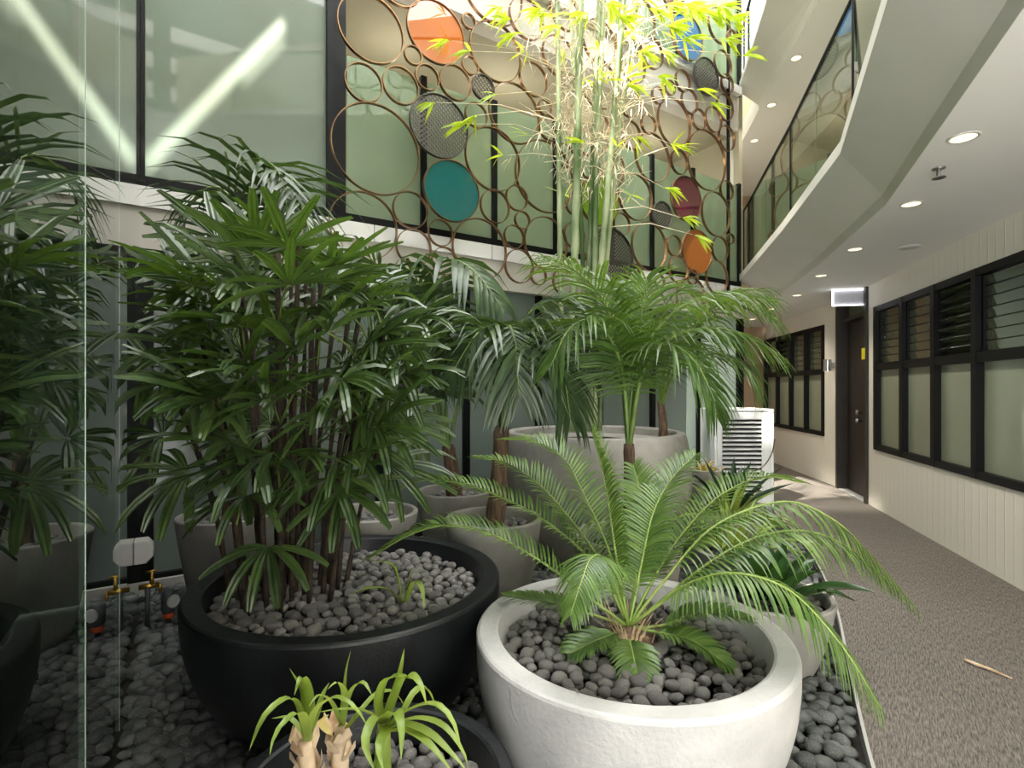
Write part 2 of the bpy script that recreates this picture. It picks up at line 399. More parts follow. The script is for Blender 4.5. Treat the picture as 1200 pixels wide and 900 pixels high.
def window(name, i, ys, dark_bays=()):
    root = bpy.data.objects.new(name, None); COL.objects.link(root); root['kind'] = 'structure'
    Ya, Yb = min(ys), max(ys); root.location = on_wall(i, Ya) if Ya >= WALL[i][1] else V((3.0, Ya, 0))
    a, b = seg_pts(i); d = (b - a).normalized(); nn = V((d.y, -d.x, 0))
    def W(Y, off, z): u = (Y - a.y) / (b.y - a.y); p = a.lerp(b, u) + nn * off; return V((p.x, p.y, z))
    z0, z1 = WZ; zt = 1.585
    fr = MB()
    Lh = (W(Yb, 0, 0) - W(Ya, 0, 0)).length; mid = (Ya + Yb) / 2
    for z, h in ((z0 + .03, .06), (z1 - .03, .06), (zt, .075)): fr.box(W(mid, .03, z), d, nn, Z, Lh, .09, h)
    for Y in ys: fr.box(W(Y, .03, (z0 + z1) / 2), d, nn, Z, .065, .10, z1 - z0 - .002)
    fr.build('window_frame', M['dark_frame'], root)
    ys_ = sorted(ys)
    for k in range(len(ys_) - 1):
        m_ = (ys_[k] + ys_[k + 1]) / 2; wd = (W(ys_[k + 1], 0, 0) - W(ys_[k], 0, 0)).length - .065
        pn = MB(); pn.box(W(m_, .04, (z0 + .06 + zt - .037) / 2), d, nn, Z, wd, .008, zt - .037 - z0 - .06)
        pn.build('window_pane', M['win_frost'], root)
        lv = MB(); lv_o = MB()
        zz0, zz1 = zt + .037, z1 - .06; nb = 7; tilt = .15 if k not in dark_bays else 1.0
        for j in range(nb):
            zc = zz0 + (zz1 - zz0) * (j + .5) / nb
            up = (Z * math.cos(tilt) - nn * math.sin(tilt)); ou = (nn * math.cos(tilt) + Z * math.sin(tilt))
            lv.box(W(m_, .045, zc), d, ou, up, wd, .006, (zz1 - zz0) / nb * 1.06)
        lv.build('louvre_blades', M['win_clear'], root)
        ed = MB()
        for j in range(nb + 1):
            ed.box(W(m_, .038, zz0 + (zz1 - zz0) * j / nb), d, nn, Z, wd, .008, .007)
        ed.build('louvre_edges', M['dark_frame'], root)
        sd = MB()
        for yy in (ys_[k], ys_[k + 1]):
            sg = 1 if yy == ys_[k] else -1
            sd.box(W(yy, .045, (zz0 + zz1) / 2) + d * sg * .042, d, nn, Z, .02, .05, zz1 - zz0)
        sd.build('louvre_channel', M['dark_frame'], root)
    bk = MB(); bk.box(W(mid, .75, 1.4), d, nn, Z, Lh + .6, .02, 2.4)
    for Y in (Ya - .3, Yb + .28): bk.box(W(Y, .44, 1.4), d, nn, Z, .02, .6, 2.4)
    bk.box(W(mid, .44, 2.6), d, nn, Z, Lh + .6, .62, .02); bk.box(W(mid, .44, .2), d, nn, Z, Lh + .6, .62, .02)
    bk.build('room_lining', M['roomgrey'], root)
    return root
window('window_1', 1, W1, dark_bays=(3,))
window('window_2', 3, W2, dark_bays=(2,))

# ---- door in the wall
a, b = on_wall(2, 6.07), on_wall(2, 7.08); d = (b - a).normalized(); nn = V((d.y, -d.x, 0)); wid = (b - a).length
dr = bpy.data.objects.new('door_1', None); COL.objects.link(dr); dr['kind'] = 'structure'; dr.location = a
mid = (a + b) / 2
f = MB()
for q, s in ((a, 1), (b, -1)): f.box(q + d * s * .03 + nn * .07 + Z * (CEIL / 2), d, nn, Z, .06, .2, CEIL)
f.box(mid + nn * .08 + Z * 2.235, d, nn, Z, wid - .12, .12, .05); f.box(mid + nn * .08 + Z * (CEIL - .02), d, nn, Z, wid - .12, .14, .04)
f.build('door_frame', M['dark_wood'], dr)
f = MB(); f.box(mid + nn * .12 + Z * 1.115, d, nn, Z, wid - .13, .045, 2.18); f.build('door_leaf', M['dark_wood'], dr)
f = MB(); f.box(mid + nn * .12 + Z * 2.375, d, nn, Z, wid - .13, .02, .24); f.build('transom_panel', M['roomgrey'], dr)
f = MB(); f.box(mid + nn * .12 + Z * .0, d, nn, Z, wid - .121, .26, .05); f.build('threshold', M['curb'], dr)
f = MB()
for zz in (1.05, .95):
    c = a + d * .5 + nn * .095 + Z * zz
    f.tube([c, c - nn * .03, c - nn * .032, c - nn * .06], [.012, .012, .028, .026], 14)
f.build('door_knob', M['steel'], dr, smooth=True)
f = MB(); f.box(mid + nn * .2 + Z * (CEIL / 2), d, nn, Z, wid + .1, .02, CEIL); f.build('door_backing', M['dark_room'], dr)

# ---- galleries: ceiling, sloping soffit, edge, floor above
def gallery(idx, zc, zn):
    """zc ceiling below, zn underside of the edge"""
    CE = CEDGE if idx == 1 else CEDGE[:-2] + [(3.2, 6.7), (3.25, 6.95)]
    c = MB(); c.prism(CE + [(3.45, 8.0), (3.5, 10.1)] + [(x + .05, y) for x, y in WALL[::-1]], zc, zn + .05)
    struct(c, 'ceiling' if idx == 1 else 'ceiling_upper', M['ceil'])
    s = MB(); lip = [(x * .92 + nx * .08, y * .92 + ny * .08) for (x, y), (nx, ny) in zip(CE, NOSE)]
    n = len(NOSE); vs = []
    for (e, l, q) in zip(CE, lip, NOSE):
        vs += [V((*e, zc - .002)), V((*l, zc + .055)), V((*q, zn)), V((*q, zn + .075)), V((e[0] + .1, e[1], zn + .075))]
    s.add(vs, [(5 * i + k, 5 * i + k + 1, 5 * i + 6 + k, 5 * i + 5 + k) for i in range(n - 1) for k in range(4)])
    fixn(struct(s, 'trim_%d' % (1 + idx), M['plaster']))
gallery(1, CEIL, 2.75); gallery(2, 5.02, 5.25)
def balustrade(n, z0, lbl):
    r = bpy.data.objects.new('gallery_balustrade', None); COL.objects.link(r); r['label'] = lbl; r['category'] = 'balustrade'
    off = [(x + .07, y - .02) for x, y in NOSE]; r.location = (off[3][0], off[3][1], z0)
    for i in range(1, len(off) - 1):
        a, b = V((*off[i], 0)), V((*off[i + 1], 0)); d = (b - a).normalized(); nn = V((d.y, -d.x, 0)); k = max(1, round((b - a).length / 1.0))
        for j in range(k):
            p, q = a.lerp(b, j / k), a.lerp(b, (j + 1) / k)
            g = MB(); g.box((p + q) / 2 + Z * (z0 + .42), d, nn, Z, (q - p).length - .012, .012, .83); g.build('glass_panel', M['bal_glass'], r)
    t = MB(); t.tube([V((x, y, z0 + .85)) for x, y in off[1:]], .018, 8); t.build('handrail', M['dark_frame'], r, smooth=True)
    t = MB()
    for i in range(1, len(off)):
        t.tube([V((*off[i], z0)), V((*off[i], z0 + .85))], .014, 8)
    t.build('posts', M['dark_frame'], r)
balustrade(1, 2.825, 'glass balustrade with black handrail along the first curved gallery edge on the corridor side')
balustrade(2, 5.325, 'glass balustrade of the topmost curved gallery, above the first gallery')
# upper corridor walls
w = MB()
for i in range(len(WALL) - 1):
    a, b = seg_pts(i); d = (b - a).normalized(); nn = V((d.y, -d.x, 0))
    w.box((a + b) / 2 + nn * .06 + Z * 5.1, d, nn, Z, (b - a).length, .12, 4.55)
struct(w, 'wall_right_upper', M['khaki'])
w = MB(); w.box((3.0, 8.6, 3.7), (.03, 1, 0), (1, -.03, 0), Z, 3.2, .1, 7.4); struct(w, 'wall_far_side', M['plaster'])
w = MB(); w.box((3.9, 10.2, 3.7), (1, 0, 0), (0, 1, 0), Z, 2.4, .16, 7.4); struct(w, 'wall_far', M['tan'])

# ---- back wall
T_END = 6.43
lower = MB(); lower.box((BW(T_END / 2 - .6, 1.2, -.06)), W_DIR, W_N, Z, T_END + 1.2, .06, 2.4)
struct(lower, 'wall_back', M['pane_grey'])
lower = MB(); lower.box(BW(5.9, 1.2, -.026), W_DIR, W_N, Z, 1.06, .01, 2.2); struct(lower, 'window_7', mat('sunlit_frosted_pane', lin(178, 194, 182), .4, col2=lin(190, 206, 196), scale=.9, coat=.3))  # sunlight on the end panes is put into a lighter glass colour
mul = MB()
for k in range(9):
    t = .795 * k
    if k == 0: continue
    if t < T_END: mul.box(BW(t, 1.2, -.02), W_DIR, W_N, Z, .06, .06, 2.3)
mul.box(BW(T_END - .02, 1.2, -.02), W_DIR, W_N, Z, .06, .08, 2.3)
mul.box(BW(T_END / 2, .08, -.01), W_DIR, W_N, Z, T_END, .05, .1)
struct(mul, 'trim_4', M['dark_frame'])
post = MB(); post.box(BW(.035, 1.15, .0), W_DIR, W_N, Z, .07, .08, 2.3); struct(post, 'trim_5', M['dark_frame'])
sk = MB(); sk.box(BW(T_END / 2, .05, .02), W_DIR, W_N, Z, T_END, .05, .1); struct(sk, 'baseboard_back', M['beige'])
sp = MB(); sp.box(BW(T_END / 2 - .6, 2.385, -.02), W_DIR, W_N, Z, T_END + 1.2, .16, .27); struct(sp, 'wall_back_spandrel', M['beige'])
sp = MB()
for t0, t1 in [(-1.2, .35), (.35, 1.52), (1.52, 1.98), (1.98, 2.6), (2.6, 3.4), (3.4, 4.2), (4.2, 5.0), (5.0, 5.8), (5.8, T_END)]:
    sp.box(BW((t0 + t1) / 2, 2.58, -.02), W_DIR, W_N, Z, t1 - t0 - .006, .20, .13)
struct(sp, 'trim_6', M['spandrel'])
sp = MB(); sp.box(BW(2.52, 4.86, -.02), W_DIR, W_N, Z, 7.44, .16, .46); struct(sp, 'wall_back_spandrel_upper', M['beige'])
sp = MB(); sp.box(BW(2.52, 5.12, .0), W_DIR, W_N, Z, 7.46, .24, .1); struct(sp, 'trim_7', M['spandrel'])
# first-floor full-height frosted pane (left) and the open gallery (right)
pn = MB(); pn.box(BW(-.03, 3.66, -.03), W_DIR, W_N, Z, 2.46, .03, 1.98); o = struct(pn, 'window_3', M['pane_green'])
fr = MB(); fr.box(BW(.0, 2.685, .0), W_DIR, W_N, Z, 2.5, .06, .085); fr.box(BW(0, 4.62, 0), W_DIR, W_N, Z, 2.5, .06, .05)
for t, w_ in ((.012, .022), (1.2, .06), (1.285, .05), (1.243, .04)): fr.box(BW(t, 3.65, 0), W_DIR, W_N, Z, w_, .07, 1.94)
struct(fr, 'trim_8', M['dark_frame'])
def back_bal(z0, tlist, h, lbl, m):
    r = thing('gallery_balustrade', lbl, 'balustrade', BW(tlist[0], z0))
    for t0, t1 in zip(tlist, tlist[1:]):
        g = MB(); g.box(BW((t0 + t1) / 2, z0 + h / 2, -.03), W_DIR, W_N, Z, t1 - t0 - .05, .012, h); g.build('glass_panel', m, r)
    for t in tlist[1:]:
        g = MB(); g.box(BW(t, z0 + h / 2, -.02), W_DIR, W_N, Z, .05, .05, h + .06); g.build('post', M['dark_frame'], r)
    g = MB(); g.box(BW((tlist[0] + tlist[-1]) / 2, z0 + .035, -.02), W_DIR, W_N, Z, tlist[-1] - tlist[0], .06, .08); g.build('bottom_rail', M['dark_frame'], r)
BT = [1.31]
for px in (497, 580, 652): BT.append(bw_from_px(px, 200, 0)[0])
BT += [4.15, bw_from_px(765, 200, 0)[0], bw_from_px(813, 200, 0)[0], 6.38]
back_bal(2.65, BT, 1.33, 'frosted green glass balustrade with black posts, behind the ring screen', M['bal_frost'])
back_bal(5.18, [.1, 1.2, 2.4, 3.4, 4.3, 5.2, 6.38], 1.3, 'frosted glass balustrade at the top, above the upper white band', M['bal_frost'])
g = MB(); g.box(BW(T_END / 2 + .5, 3.6, -1.65), W_DIR, W_N, Z, T_END - 1, .1, 2.4); struct(g, 'wall_back_gallery', M['khaki'])
g = MB(); g.box(BW(T_END / 2 - .5, 2.45, -.85), W_DIR, W_N, Z, T_END + 1, 1.6, .2); struct(g, 'floor_gallery', M['ceil'])
g = MB(); g.box(BW(T_END / 2 - .5, 4.75, -.9), W_DIR, W_N, Z, T_END + 1, 1.6, .12); struct(g, 'ceiling_gallery', M['khaki'])
g = MB(); g.box(BW(1.28, 3.6, -.85), W_DIR, W_N, Z, .08, 1.5, 2.1); struct(g, 'wall_back_return', M['khaki'])
g = MB(); g.box(BW(T_END + .03, 4.9, -.87), W_DIR, W_N, Z, .08, 1.66, 4.9); struct(g, 'wall_back_end', M['khaki'])
g = MB(); g.box(BW(T_END / 2 - .5, 5.9, -1.65), W_DIR, W_N, Z, T_END + 1, .1, 2.2); struct(g, 'wall_back_top', M['khaki'])

# ---- clear glass screen on the left (mirrors the planting) and an added dark backing that keeps light out behind it
for k, (l0, l1) in enumerate(((.1, 1.636), (1.636, 2.59), (2.59, 4.19))):
    g = MB(); c = F_G + D_G * ((l0 + l1) / 2) - N_G * .006
    g.box(c + Z * 3.2, D_G, N_G, Z, l1 - l0 - .004, .012, 6.4)
    struct(g, 'window_%d' % (4 + k), M['screen_glass'])
    if k < 2:
        e = MB(); e.box(F_G + D_G * l1 - N_G * .006 + Z * 3.2, D_G, N_G, Z, .004, .014, 6.4); struct(e, 'trim_%d' % (9 + k), M['glass_edge'])
g = MB(); g.box(F_G + D_G * 2.2 - N_G * .62 + Z * 3.2, D_G, N_G, Z, 4.8, .05, 6.4); g.box(F_G + D_G * 2.2 - N_G * .32 + Z * 6.4, D_G, N_G, Z, 4.8, .6, .05)
g.box(F_G - D_G * .2 - N_G * .32 + Z * 3.2, D_G, N_G, Z, .05, .6, 6.4)
struct(g, 'wall_left_backing', M['dark_room'])
g = MB(); g.box(F_G + D_G * 2.2 - N_G * .32 - Z * .05, D_G, N_G, Z, 4.8, .7, .05); struct(g, 'floor_left', M['soil'])

# ---- opposite facade above and behind the viewpoint (seen only as a reflection)
g = MB(); oc = V((1.2, -3.2, 0)); OCD = 7.54
g.box(oc + Z * 6.2 , W_DIR, W_N, Z, 16, .2, 6.6); struct(g, 'wall_front_upper', M['roomgrey'])
def mirror_hit(px, py):
    d = V(((px - CX) / F_PX, 1, (HY - py) / F_PX)); t, z, Y = bw_from_px(px, py, 0); p = BW(t, z)
    d = d - 2 * d.dot(W_N) * W_N; k = (OCD - .12) / d.dot(W_N); return p + d * k
g = MB()
for (xa, ya), (xb, yb) in (((200, 42), (285, 66)), ((200, 78), (285, 100)), ((200, 112), (285, 132))):
    a, b = mirror_hit(xa, ya), mirror_hit(xb, yb); zc = (a.z + b.z) / 2; a.z = b.z = zc
    g.box((a + b) / 2, W_DIR, W_N, Z, (b - a).length, .16, .26)
struct(g, 'trim_12', M['plaster'])

# ================================================================== FIXTURES
def downlight(p, lbl, up=Z, real=True, power=11):
    t = thing('downlight', lbl, 'ceiling light', p, 'recessed downlights')
    m = MB(); m.lathe([(.052, -.004), (.062, -.004), (.064, 0), (.052, .0)], 28, p, closed=True); fixn(m.build('trim_ring', M['white_plastic'], t, smooth=True))
    m = MB(); m.lathe([(0, .0), (.05, -.002)], 28, p); m.v = [q - Z * .001 for q in m.v]; m.build('lens', M['down'], t)
    if real:
        ld = bpy.data.lights.new('downlight_lamp', 'SPOT'); ld.energy = power; ld.color = (1, .91, .78); ld.spot_size = 2.2; ld.spot_blend = .6; ld.shadow_soft_size = .05
        lo = bpy.data.objects.new('downlight_lamp', ld); COL.objects.link(lo); lo.location = V(p) - Z * .03; lo.parent = t; lo.location = (0, 0, -.03)
GL = [(1129, 161), (1068, 239), (1002, 292), (962, 323), (934, 346), (904, 362), (882, 374)]
ordn = ['largest downlight, nearest on the corridor ceiling', 'second downlight along the corridor ceiling, by the sprinkler', 'third downlight along the corridor ceiling, left of the round vent',
        'fourth downlight along the corridor ceiling, left of the framed panel', 'fifth downlight along the corridor ceiling, before the far window',
        'sixth downlight along the corridor ceiling, above the far window', 'farthest small downlight at the end of the corridor ceiling']
for (px, py), lb in zip(GL, ordn): downlight(PZ(px, py, CEIL), lb)
for (px, py), lb in zip([(933, 68), (904, 123), (884, 165), (860, 195)], ['nearest downlight under the topmost gallery', 'second downlight under the topmost gallery', 'third downlight under the topmost gallery', 'last downlight under the topmost gallery, at the ring screen']):
    downlight(PZ(px, py, 5.02), lb)
# sprinkler
p = PZ(1100, 197, CEIL); t = thing('ceiling_sprinkler', 'small chrome sprinkler head hanging from the corridor ceiling', 'sprinkler', p)
m = MB(); m.lathe([(.03, 0), (.03, -.006), (.01, -.01), (.01, -.045), (.004, -.05)][::-1], 16, p); fixn(m.build('body', M['steel'], t, smooth=True))
m = MB(); m.lathe([(.0, -.052), (.03, -.05), (.032, -.054), (0, -.056)], 20, p); fixn(m.build('deflector', M['steel'], t))
p = PZ(1066, 289, CEIL); m = MB(); m.lathe([(0, -.012), (.07, -.01), (.075, -.003), (.075, 0)], 28, p)
tag(m.build('round_vent', M['white_plastic'], smooth=True, origin=p), 'round flush vent disc in the corridor ceiling above the louvred window', 'vent')
# framed emergency panel hanging under the ceiling
p0, p1 = P(975, 334, 6.3), P(1022, 332, 6.2)
c = (p0 + p1) / 2; c.z = CEIL - .10; dd = (p1 - p0); dd.z = 0; wl = dd.length; dd.normalize(); nd = V((dd.y, -dd.x, 0))
t = thing('framed_sign_panel', 'rectangular grey panel with glowing white frame, hung under the ceiling above the dark door', 'sign', c)
m = MB(); m.box(c, dd, nd, Z, wl, .03, .19); m.build('panel', mat('sign_grey', lin(176, 176, 182), .5), t)
m = MB()
for s in (1, -1):
    m.box(c + Z * s * .09 + nd * .02, dd, nd, Z, wl + .01, .03, .010); m.box(c + dd * s * wl / 2 + nd * .02, dd, nd, Z, .010, .03, .19)
m.build('lit_frame', emit('sign_frame_glow', (.95, .95, 1), 1.6), t)
m = MB(); m.box(c + Z * .098, dd, nd, Z, wl * .6, .05, .006); m.build('ceiling_bracket', M['white_plastic'], t)
# wall lamp
a_ = on_wall(3, 7.22); d_ = (V((*WALL[4], 0)) - V((*WALL[3], 0))).normalized(); n_ = V((-d_.y, d_.x, 0))
p = V((a_.x, a_.y, 1.35 + 27 / 620 * 7.2)) + n_ * .08
t = thing('wall_lamp', 'silver cylinder wall lamp on the white boards beside the dark door', 'wall lamp', p)
m = MB(); m.tube([p - Z * .08, p + Z * .08], .05, 20); m.build('lamp_body', M['steel'], t, auto=.6)
m = MB(); m.box(p - n_ * .06 , d_, n_, Z, .05, .03, .07); m.build('wall_bracket', M['steel'], t)
m = MB(); m.lathe([(0, -.081), (.044, -.081)], 18, p); m.build('lamp_lens', M['down'], t)
# yellow plate on door frame
a_, b_ = on_wall(2, 6.07), on_wall(2, 7.08); d_ = (b_ - a_).normalized(); n_ = V((-d_.y, d_.x, 0))
p = a_ + d_ * .05 + n_ * .035 + Z * 1.75
m = MB(); m.box(p, d_, n_, Z, .09, .006, .13); tag(m.build('door_sign', M['yellow'], origin=p), 'small yellow sign fixed on the edge of the dark door frame', 'sign')

# ---- louvred cooler unit
t = thing('air_cooler', 'white metal cooler cabinet with horizontal louvres at the end of the planting', 'air cooler', (2.58, 6.1, 0))
UX, UY, UZ, uw, ud, uh = 2.58, 6.1, 0, .66, .46, 1.12
m = MB()
X_, Y_ = V((1, 0, 0)), V((0, 1, 0)); c = V((UX, UY, uh / 2))
m.box(c + X_ * (uw / 2 - .015), X_, Y_, Z, .03, ud, uh); m.box(c - X_ * (uw / 2 - .015), X_, Y_, Z, .03, ud, uh)
m.box(c + Z * (uh / 2 - .015), X_, Y_, Z, uw - .06, ud, .03); m.box(c + Y_ * (ud / 2 - .015), X_, Y_, Z, uw - .06, .03, uh - .03); m.box(c - Z * (uh / 2 - .04), X_, Y_, Z, uw - .06, ud, .08)
fy = UY - ud / 2 + .02
m.box((UX - uw / 2 + .06, fy, uh / 2), X_, Y_, Z, .06, .03, uh - .03); m.box((UX + uw / 2 - .08, fy, uh / 2), X_, Y_, Z, .10, .03, uh - .03)
m.box((UX - .02, fy, uh - .075), X_, Y_, Z, uw - .22, .03, .09); m.box((UX - .02, fy, .09), X_, Y_, Z, uw - .22, .03, .12)
o = m.build('cabinet', M['unit_white'], t); bv = o.modifiers.new('bevel', 'BEVEL'); bv.width = .01; bv.segments = 2
m = MB()
for k in range(17):
    z = .18 + k * (uh - .33) / 16; ax = V((0, math.cos(.5), math.sin(.5)))
    m.box((UX - .02, fy + .012, z), X_, ax, X_.cross(ax), uw - .21, .045, .008)
m.build('louvre_panel', M['unit_white'], t)
m = MB(); m.box((UX - .015, fy + .07, uh / 2), X_, Y_, Z, uw - .1, .02, uh - .1); m.build('inner_baffle', M['dark_room'], t)

# ================================================================== RING SCREEN
RS = .17
RINGS = [(435,34,39),(467,-22,28),(484,65,10.5),(426,97,22.5),(469.5,100.5,21),(500.5,91,14),(533.5,97,18.5),(441.5,175,52),(426.5,265,40),(481,246,20.5),(485,290,20.5),
 (516,273,14.5),(521,306,15),(562.5,292,31.5),(580,242,17),(605.5,232,12.5),(612,258,8.7),(602.5,277.5,11.7),(608.5,312,16.7),(631,323,9),(640,285,25),(578,187,32),(603,133,29.5),
 (581,61,30),(551,77,9.7),(549,25,8),(578,-12,35),(625,93,16.3),(558,135,13),(638.5,126,7.7),(643.5,150,12),(639,207,34),(728.5,262.5,9.5),(761,289,20.3),(745,231,19.5),
 (765,185,20),(828,188,22.5),(839,251,16.5),(790,144,19),(796,190,9.7),(819,140,8),(836,140,9.5),(849.5,126,9.6),(851.5,162,9.2),(851.5,223.5,7.5),(843.5,292,9.3),(856,280,4),
 (790,288,8.2),(795,316,11),(811.5,324.5,6),(840,325,12.5),(810,350,17),(773,330,5.5),(760,146,8.5),(808,119,9.5),(847,75,10),(852,98,7),(800,95,8.5),(785,103,6),(771,112,7),
 (690,150,25),(702,98,22),(662,182,11),(737,118,14),(716,194,15),(739,158,12),(655,66,19),(703,50,20),(742,78,14),(617,22,20),(662,14,17),(764,62,13),(748,22,20),(673,276,12),
 (680,305,9),(690,195,11),(672,240,9),(741,322,9),(757,335,7),(660,330,12),(858,45,6),(843,30,13)]
DISCS = [(511,38,33.5,'orange'),(529.5,224,32.5,'teal'),(702,235,22.5,'lime'),(804,233,17.5,'maroon'),(816.5,295,17,'amber'),(805,43,18,'blue'),(789,-3,12,'maroon')]
MESHD = [(566,102.5,13),(515,148,34),(716,302,26),(776,252,11),(828,90,14)]
ring_root = thing('ring_screen', 'tall hanging screen of bronze rings with coloured discs, in front of the back gallery', 'screen', BW(3, 2.2, RS))
def ring_geo(px, py, w):
    t, z, Y = bw_from_px(px, py, RS); c = BW(t, z, RS)
    rx = W_DIR.x - W_DIR.y * (px - CX) / F_PX
    return c, w * Y / (F_PX * rx)
def hoop(c, r, th=.007, dp=.032, n=56):
    m = MB(); vs = []; r1 = r - th
    for k in range(n):
        a = 2 * PI * k / n; e = W_DIR * math.cos(a) + Z * math.sin(a)
        vs += [c + e * r - W_N * dp / 2, c + e * r + W_N * dp / 2, c + e * r1 + W_N * dp / 2, c + e * r1 - W_N * dp / 2]
    m.add(vs, [(4 * k + j, 4 * k + (j + 1) % 4, 4 * ((k + 1) % n) + (j + 1) % 4, 4 * ((k + 1) % n) + j) for k in range(n) for j in range(4)])
    return m
for px, py, w in RINGS:
    c, r = ring_geo(px, py, w); fixn(hoop(c, r).build('ring', M['bronze'], ring_root, auto=.7))
DN = {'orange': 'orange disc', 'teal': 'teal disc', 'lime': 'lime green disc', 'maroon': 'maroon disc', 'amber': 'amber brown disc', 'blue': 'bright blue disc'}
for px, py, w, col in DISCS:
    c, r = ring_geo(px, py, w)
    o = fixn(hoop(c, r).build('disc_ring', M['bronze'], ring_root, auto=.7))
    m = MB(); vs = [c - W_N * .004] + [c + (r - .007) * (W_DIR * math.cos(2 * PI * k / 56) + Z * math.sin(2 * PI * k / 56)) - W_N * .004 for k in range(56)]
    vs2 = [v + W_N * .008 for v in vs]
    m.add(vs + vs2, [(0, 1 + (k + 1) % 56, 1 + k) for k in range(56)] + [(57, 58 + k, 58 + (k + 1) % 56) for k in range(56)] + [(1 + k, 1 + (k + 1) % 56, 58 + (k + 1) % 56, 58 + k) for k in range(56)])
    q = fixn(m.build('coloured_disc', DG[col], o)); q.location = (0, 0, 0); q['label'] = DN[col]
for px, py, w in MESHD:
    c, r = ring_geo(px, py, w); o = fixn(hoop(c, r).build('disc_ring', M['mesh'], ring_root, auto=.7))
    m = MB(); st = .028; n_ = int(r / st)
    for k in range(-n_, n_ + 1):
        h = math.sqrt(max(0, (r - .006) ** 2 - (k * st) ** 2))
        if h < .01: continue
        A, B = (W_DIR + Z).normalized(), (W_DIR - Z).normalized()
        m.box(c + A * k * st, A, W_N, B, .013, .004, 2 * h); m.box(c + B * k * st + W_N * .003, B, W_N, A, .013, .004, 2 * h)
    q = m.build('wire_mesh', M['mesh'], o); q.location = (0, 0, 0); q['label'] = 'grey wire mesh disc'
tt = bw_from_px(858.5, 200, RS)[0]
m = MB(); m.box(BW(tt, 4.2, RS - .06), W_DIR, W_N, Z, .03, .03, 3.4); m.build('hanging_bar', M['dark_frame'], ring_root)

# ================================================================== POTS
def pot(name, label, cat, x, y, prof, m, soil_r, soil_z, group=None):
    t = thing(name, label, cat, (x, y, 0), group)
    b = MB(); b.lathe(prof, 96, (x, y, 0), closed=False); o = fixn(b.build('bowl' if 'bowl' in name else 'pot_body', m, t, auto=.32))
    s = MB(); s.lathe([(0, soil_z), (soil_r, soil_z)], 48, (x, y, 0)); s.build('soil', M['soil'], t)
    return t
def bowl_prof(Rr, H, rim, base, pw=.55, lip=.05):
    pr = [(base * .96, 0), (base, .012)]
    n = 14
    for i in range(1, n + 1):
        u = i / n; a = u * PI / 2
        r = base + (Rr - base) * math.sin(a) ** .95; z = .012 + (H - lip - .012) * (1 - math.cos(a) ** 1.05)
        pr.append((r, z))
    pr += [(Rr, H - .012), (Rr - .004, H - .004), (Rr - .012, H), (Rr - rim + .012, H), (Rr - rim + .003, H - .004), (Rr - rim, H - .015)]
    ri = Rr - rim
    pr += [(ri - .012, H - .08), (ri - .05, H - .16), (ri - .16, H - .26 if H > .45 else H - .2), (0, H - .28 if H > .45 else H - .21)]
    return pr
A_ = (.402, 1.822); B_ = (-.687, 2.27); C_ = (-.34, 1.29)
pot('white_planter_bowl', 'wide white concrete bowl planter in front, holding the cycad', 'planter', *A_, bowl_prof(.524, .53, .078, .24), M['white_conc'], .44, .42)
pot('black_planter_bowl', 'large black bowl planter holding the tall lady palm', 'planter', *B_, bowl_prof(.632, .55, .078, .26), M['black_pot'], .53, .45)
pot('black_planter_bowl', 'small black bowl planter at the bottom edge with strap-leaved plant', 'planter', *C_, bowl_prof(.355, .38, .05, .17), M['black_pot'], .29, .29)
def tall_prof(Rr, H, base, th=.03):
    pr = [(base * .97, 0), (base, .01)]
    for i in range(1, 9):
        u = i / 8; pr.append((base + (Rr - base) * u ** .72, .01 + (H - .02) * u))
    pr += [(Rr, H - .006), (Rr - .006, H), (Rr - th + .005, H), (Rr - th, H - .008), (Rr - th - .01, H - .12), (0, H - .13)]
    return pr
TALL = {'D1': (-1.704, 3.184, 'round grey concrete pot by the glass screen, behind the large black bowl'),
        'D2': (-.86, 3.24, 'round grey concrete pot with bare pebbles, just behind the lady palm'),
        'D3': (-.426, 3.92, 'round grey concrete pot nearest the back wall, third from the glass'),
        'D4': (-.107, 3.1, 'round grey concrete pot between the black bowl and the big round planter'),
        'D6': (.595, 2.73, 'round grey concrete pot directly behind the white bowl')}
for k, (x, y, lb) in TALL.items():
    pot('concrete_pot', lb, 'planter', x, y, tall_prof(.28, .6, .17), M['grey_conc'], .245, .525, 'round grey concrete pots')
D5 = (.673, 4.35)
pot('concrete_planter', 'very large round concrete planter holding the bamboo', 'planter', *D5,
    [(.58, 0), (.62, .015), (.69, .18), (.745, .4), (.765, .58), (.762, .74), (.745, .88), (.728, .97), (.715, .995), (.70, 1.0), (.655, 1.0), (.645, .985), (.64, .93), (0, .92)], M['grey_conc'], .64, .925)
E4 = (1.26, 2.56); E3 = (1.38, 3.28); E2 = (1.78, 4.28); E5 = (1.56, 3.80); E1 = (1.80, 4.92)
pot('concrete_pot', 'low grey pot at the carpet edge with the dark broad-leaved bromeliad', 'planter', *E4, tall_prof(.27, .36, .17), M['grey_conc'], .235, .3, 'low pots along the carpet')
pot('concrete_pot', 'low grey pot with green strappy plant behind the cycad fronds', 'planter', *E3, tall_prof(.25, .36, .16), M['grey_conc'], .215, .3, 'low pots along the carpet')
pot('concrete_pot', 'low grey pot with yellow-green bromeliads, before the dark agave', 'planter', *E5, tall_prof(.2, .42, .14), M['grey_conc'], .165, .36, 'low pots along the carpet')
pot('concrete_pot', 'low grey pot holding the dark spiky agave near the cooler', 'planter', *E2, tall_prof(.24, .42, .16), M['grey_conc'], .205, .36, 'low pots along the carpet')
pot('concrete_pot', 'small grey pot with pale yellow plant beside the large round planter', 'planter', *E1, tall_prof(.15, .6, .11), M['grey_conc'], .115, .52, 'low pots along the carpet')

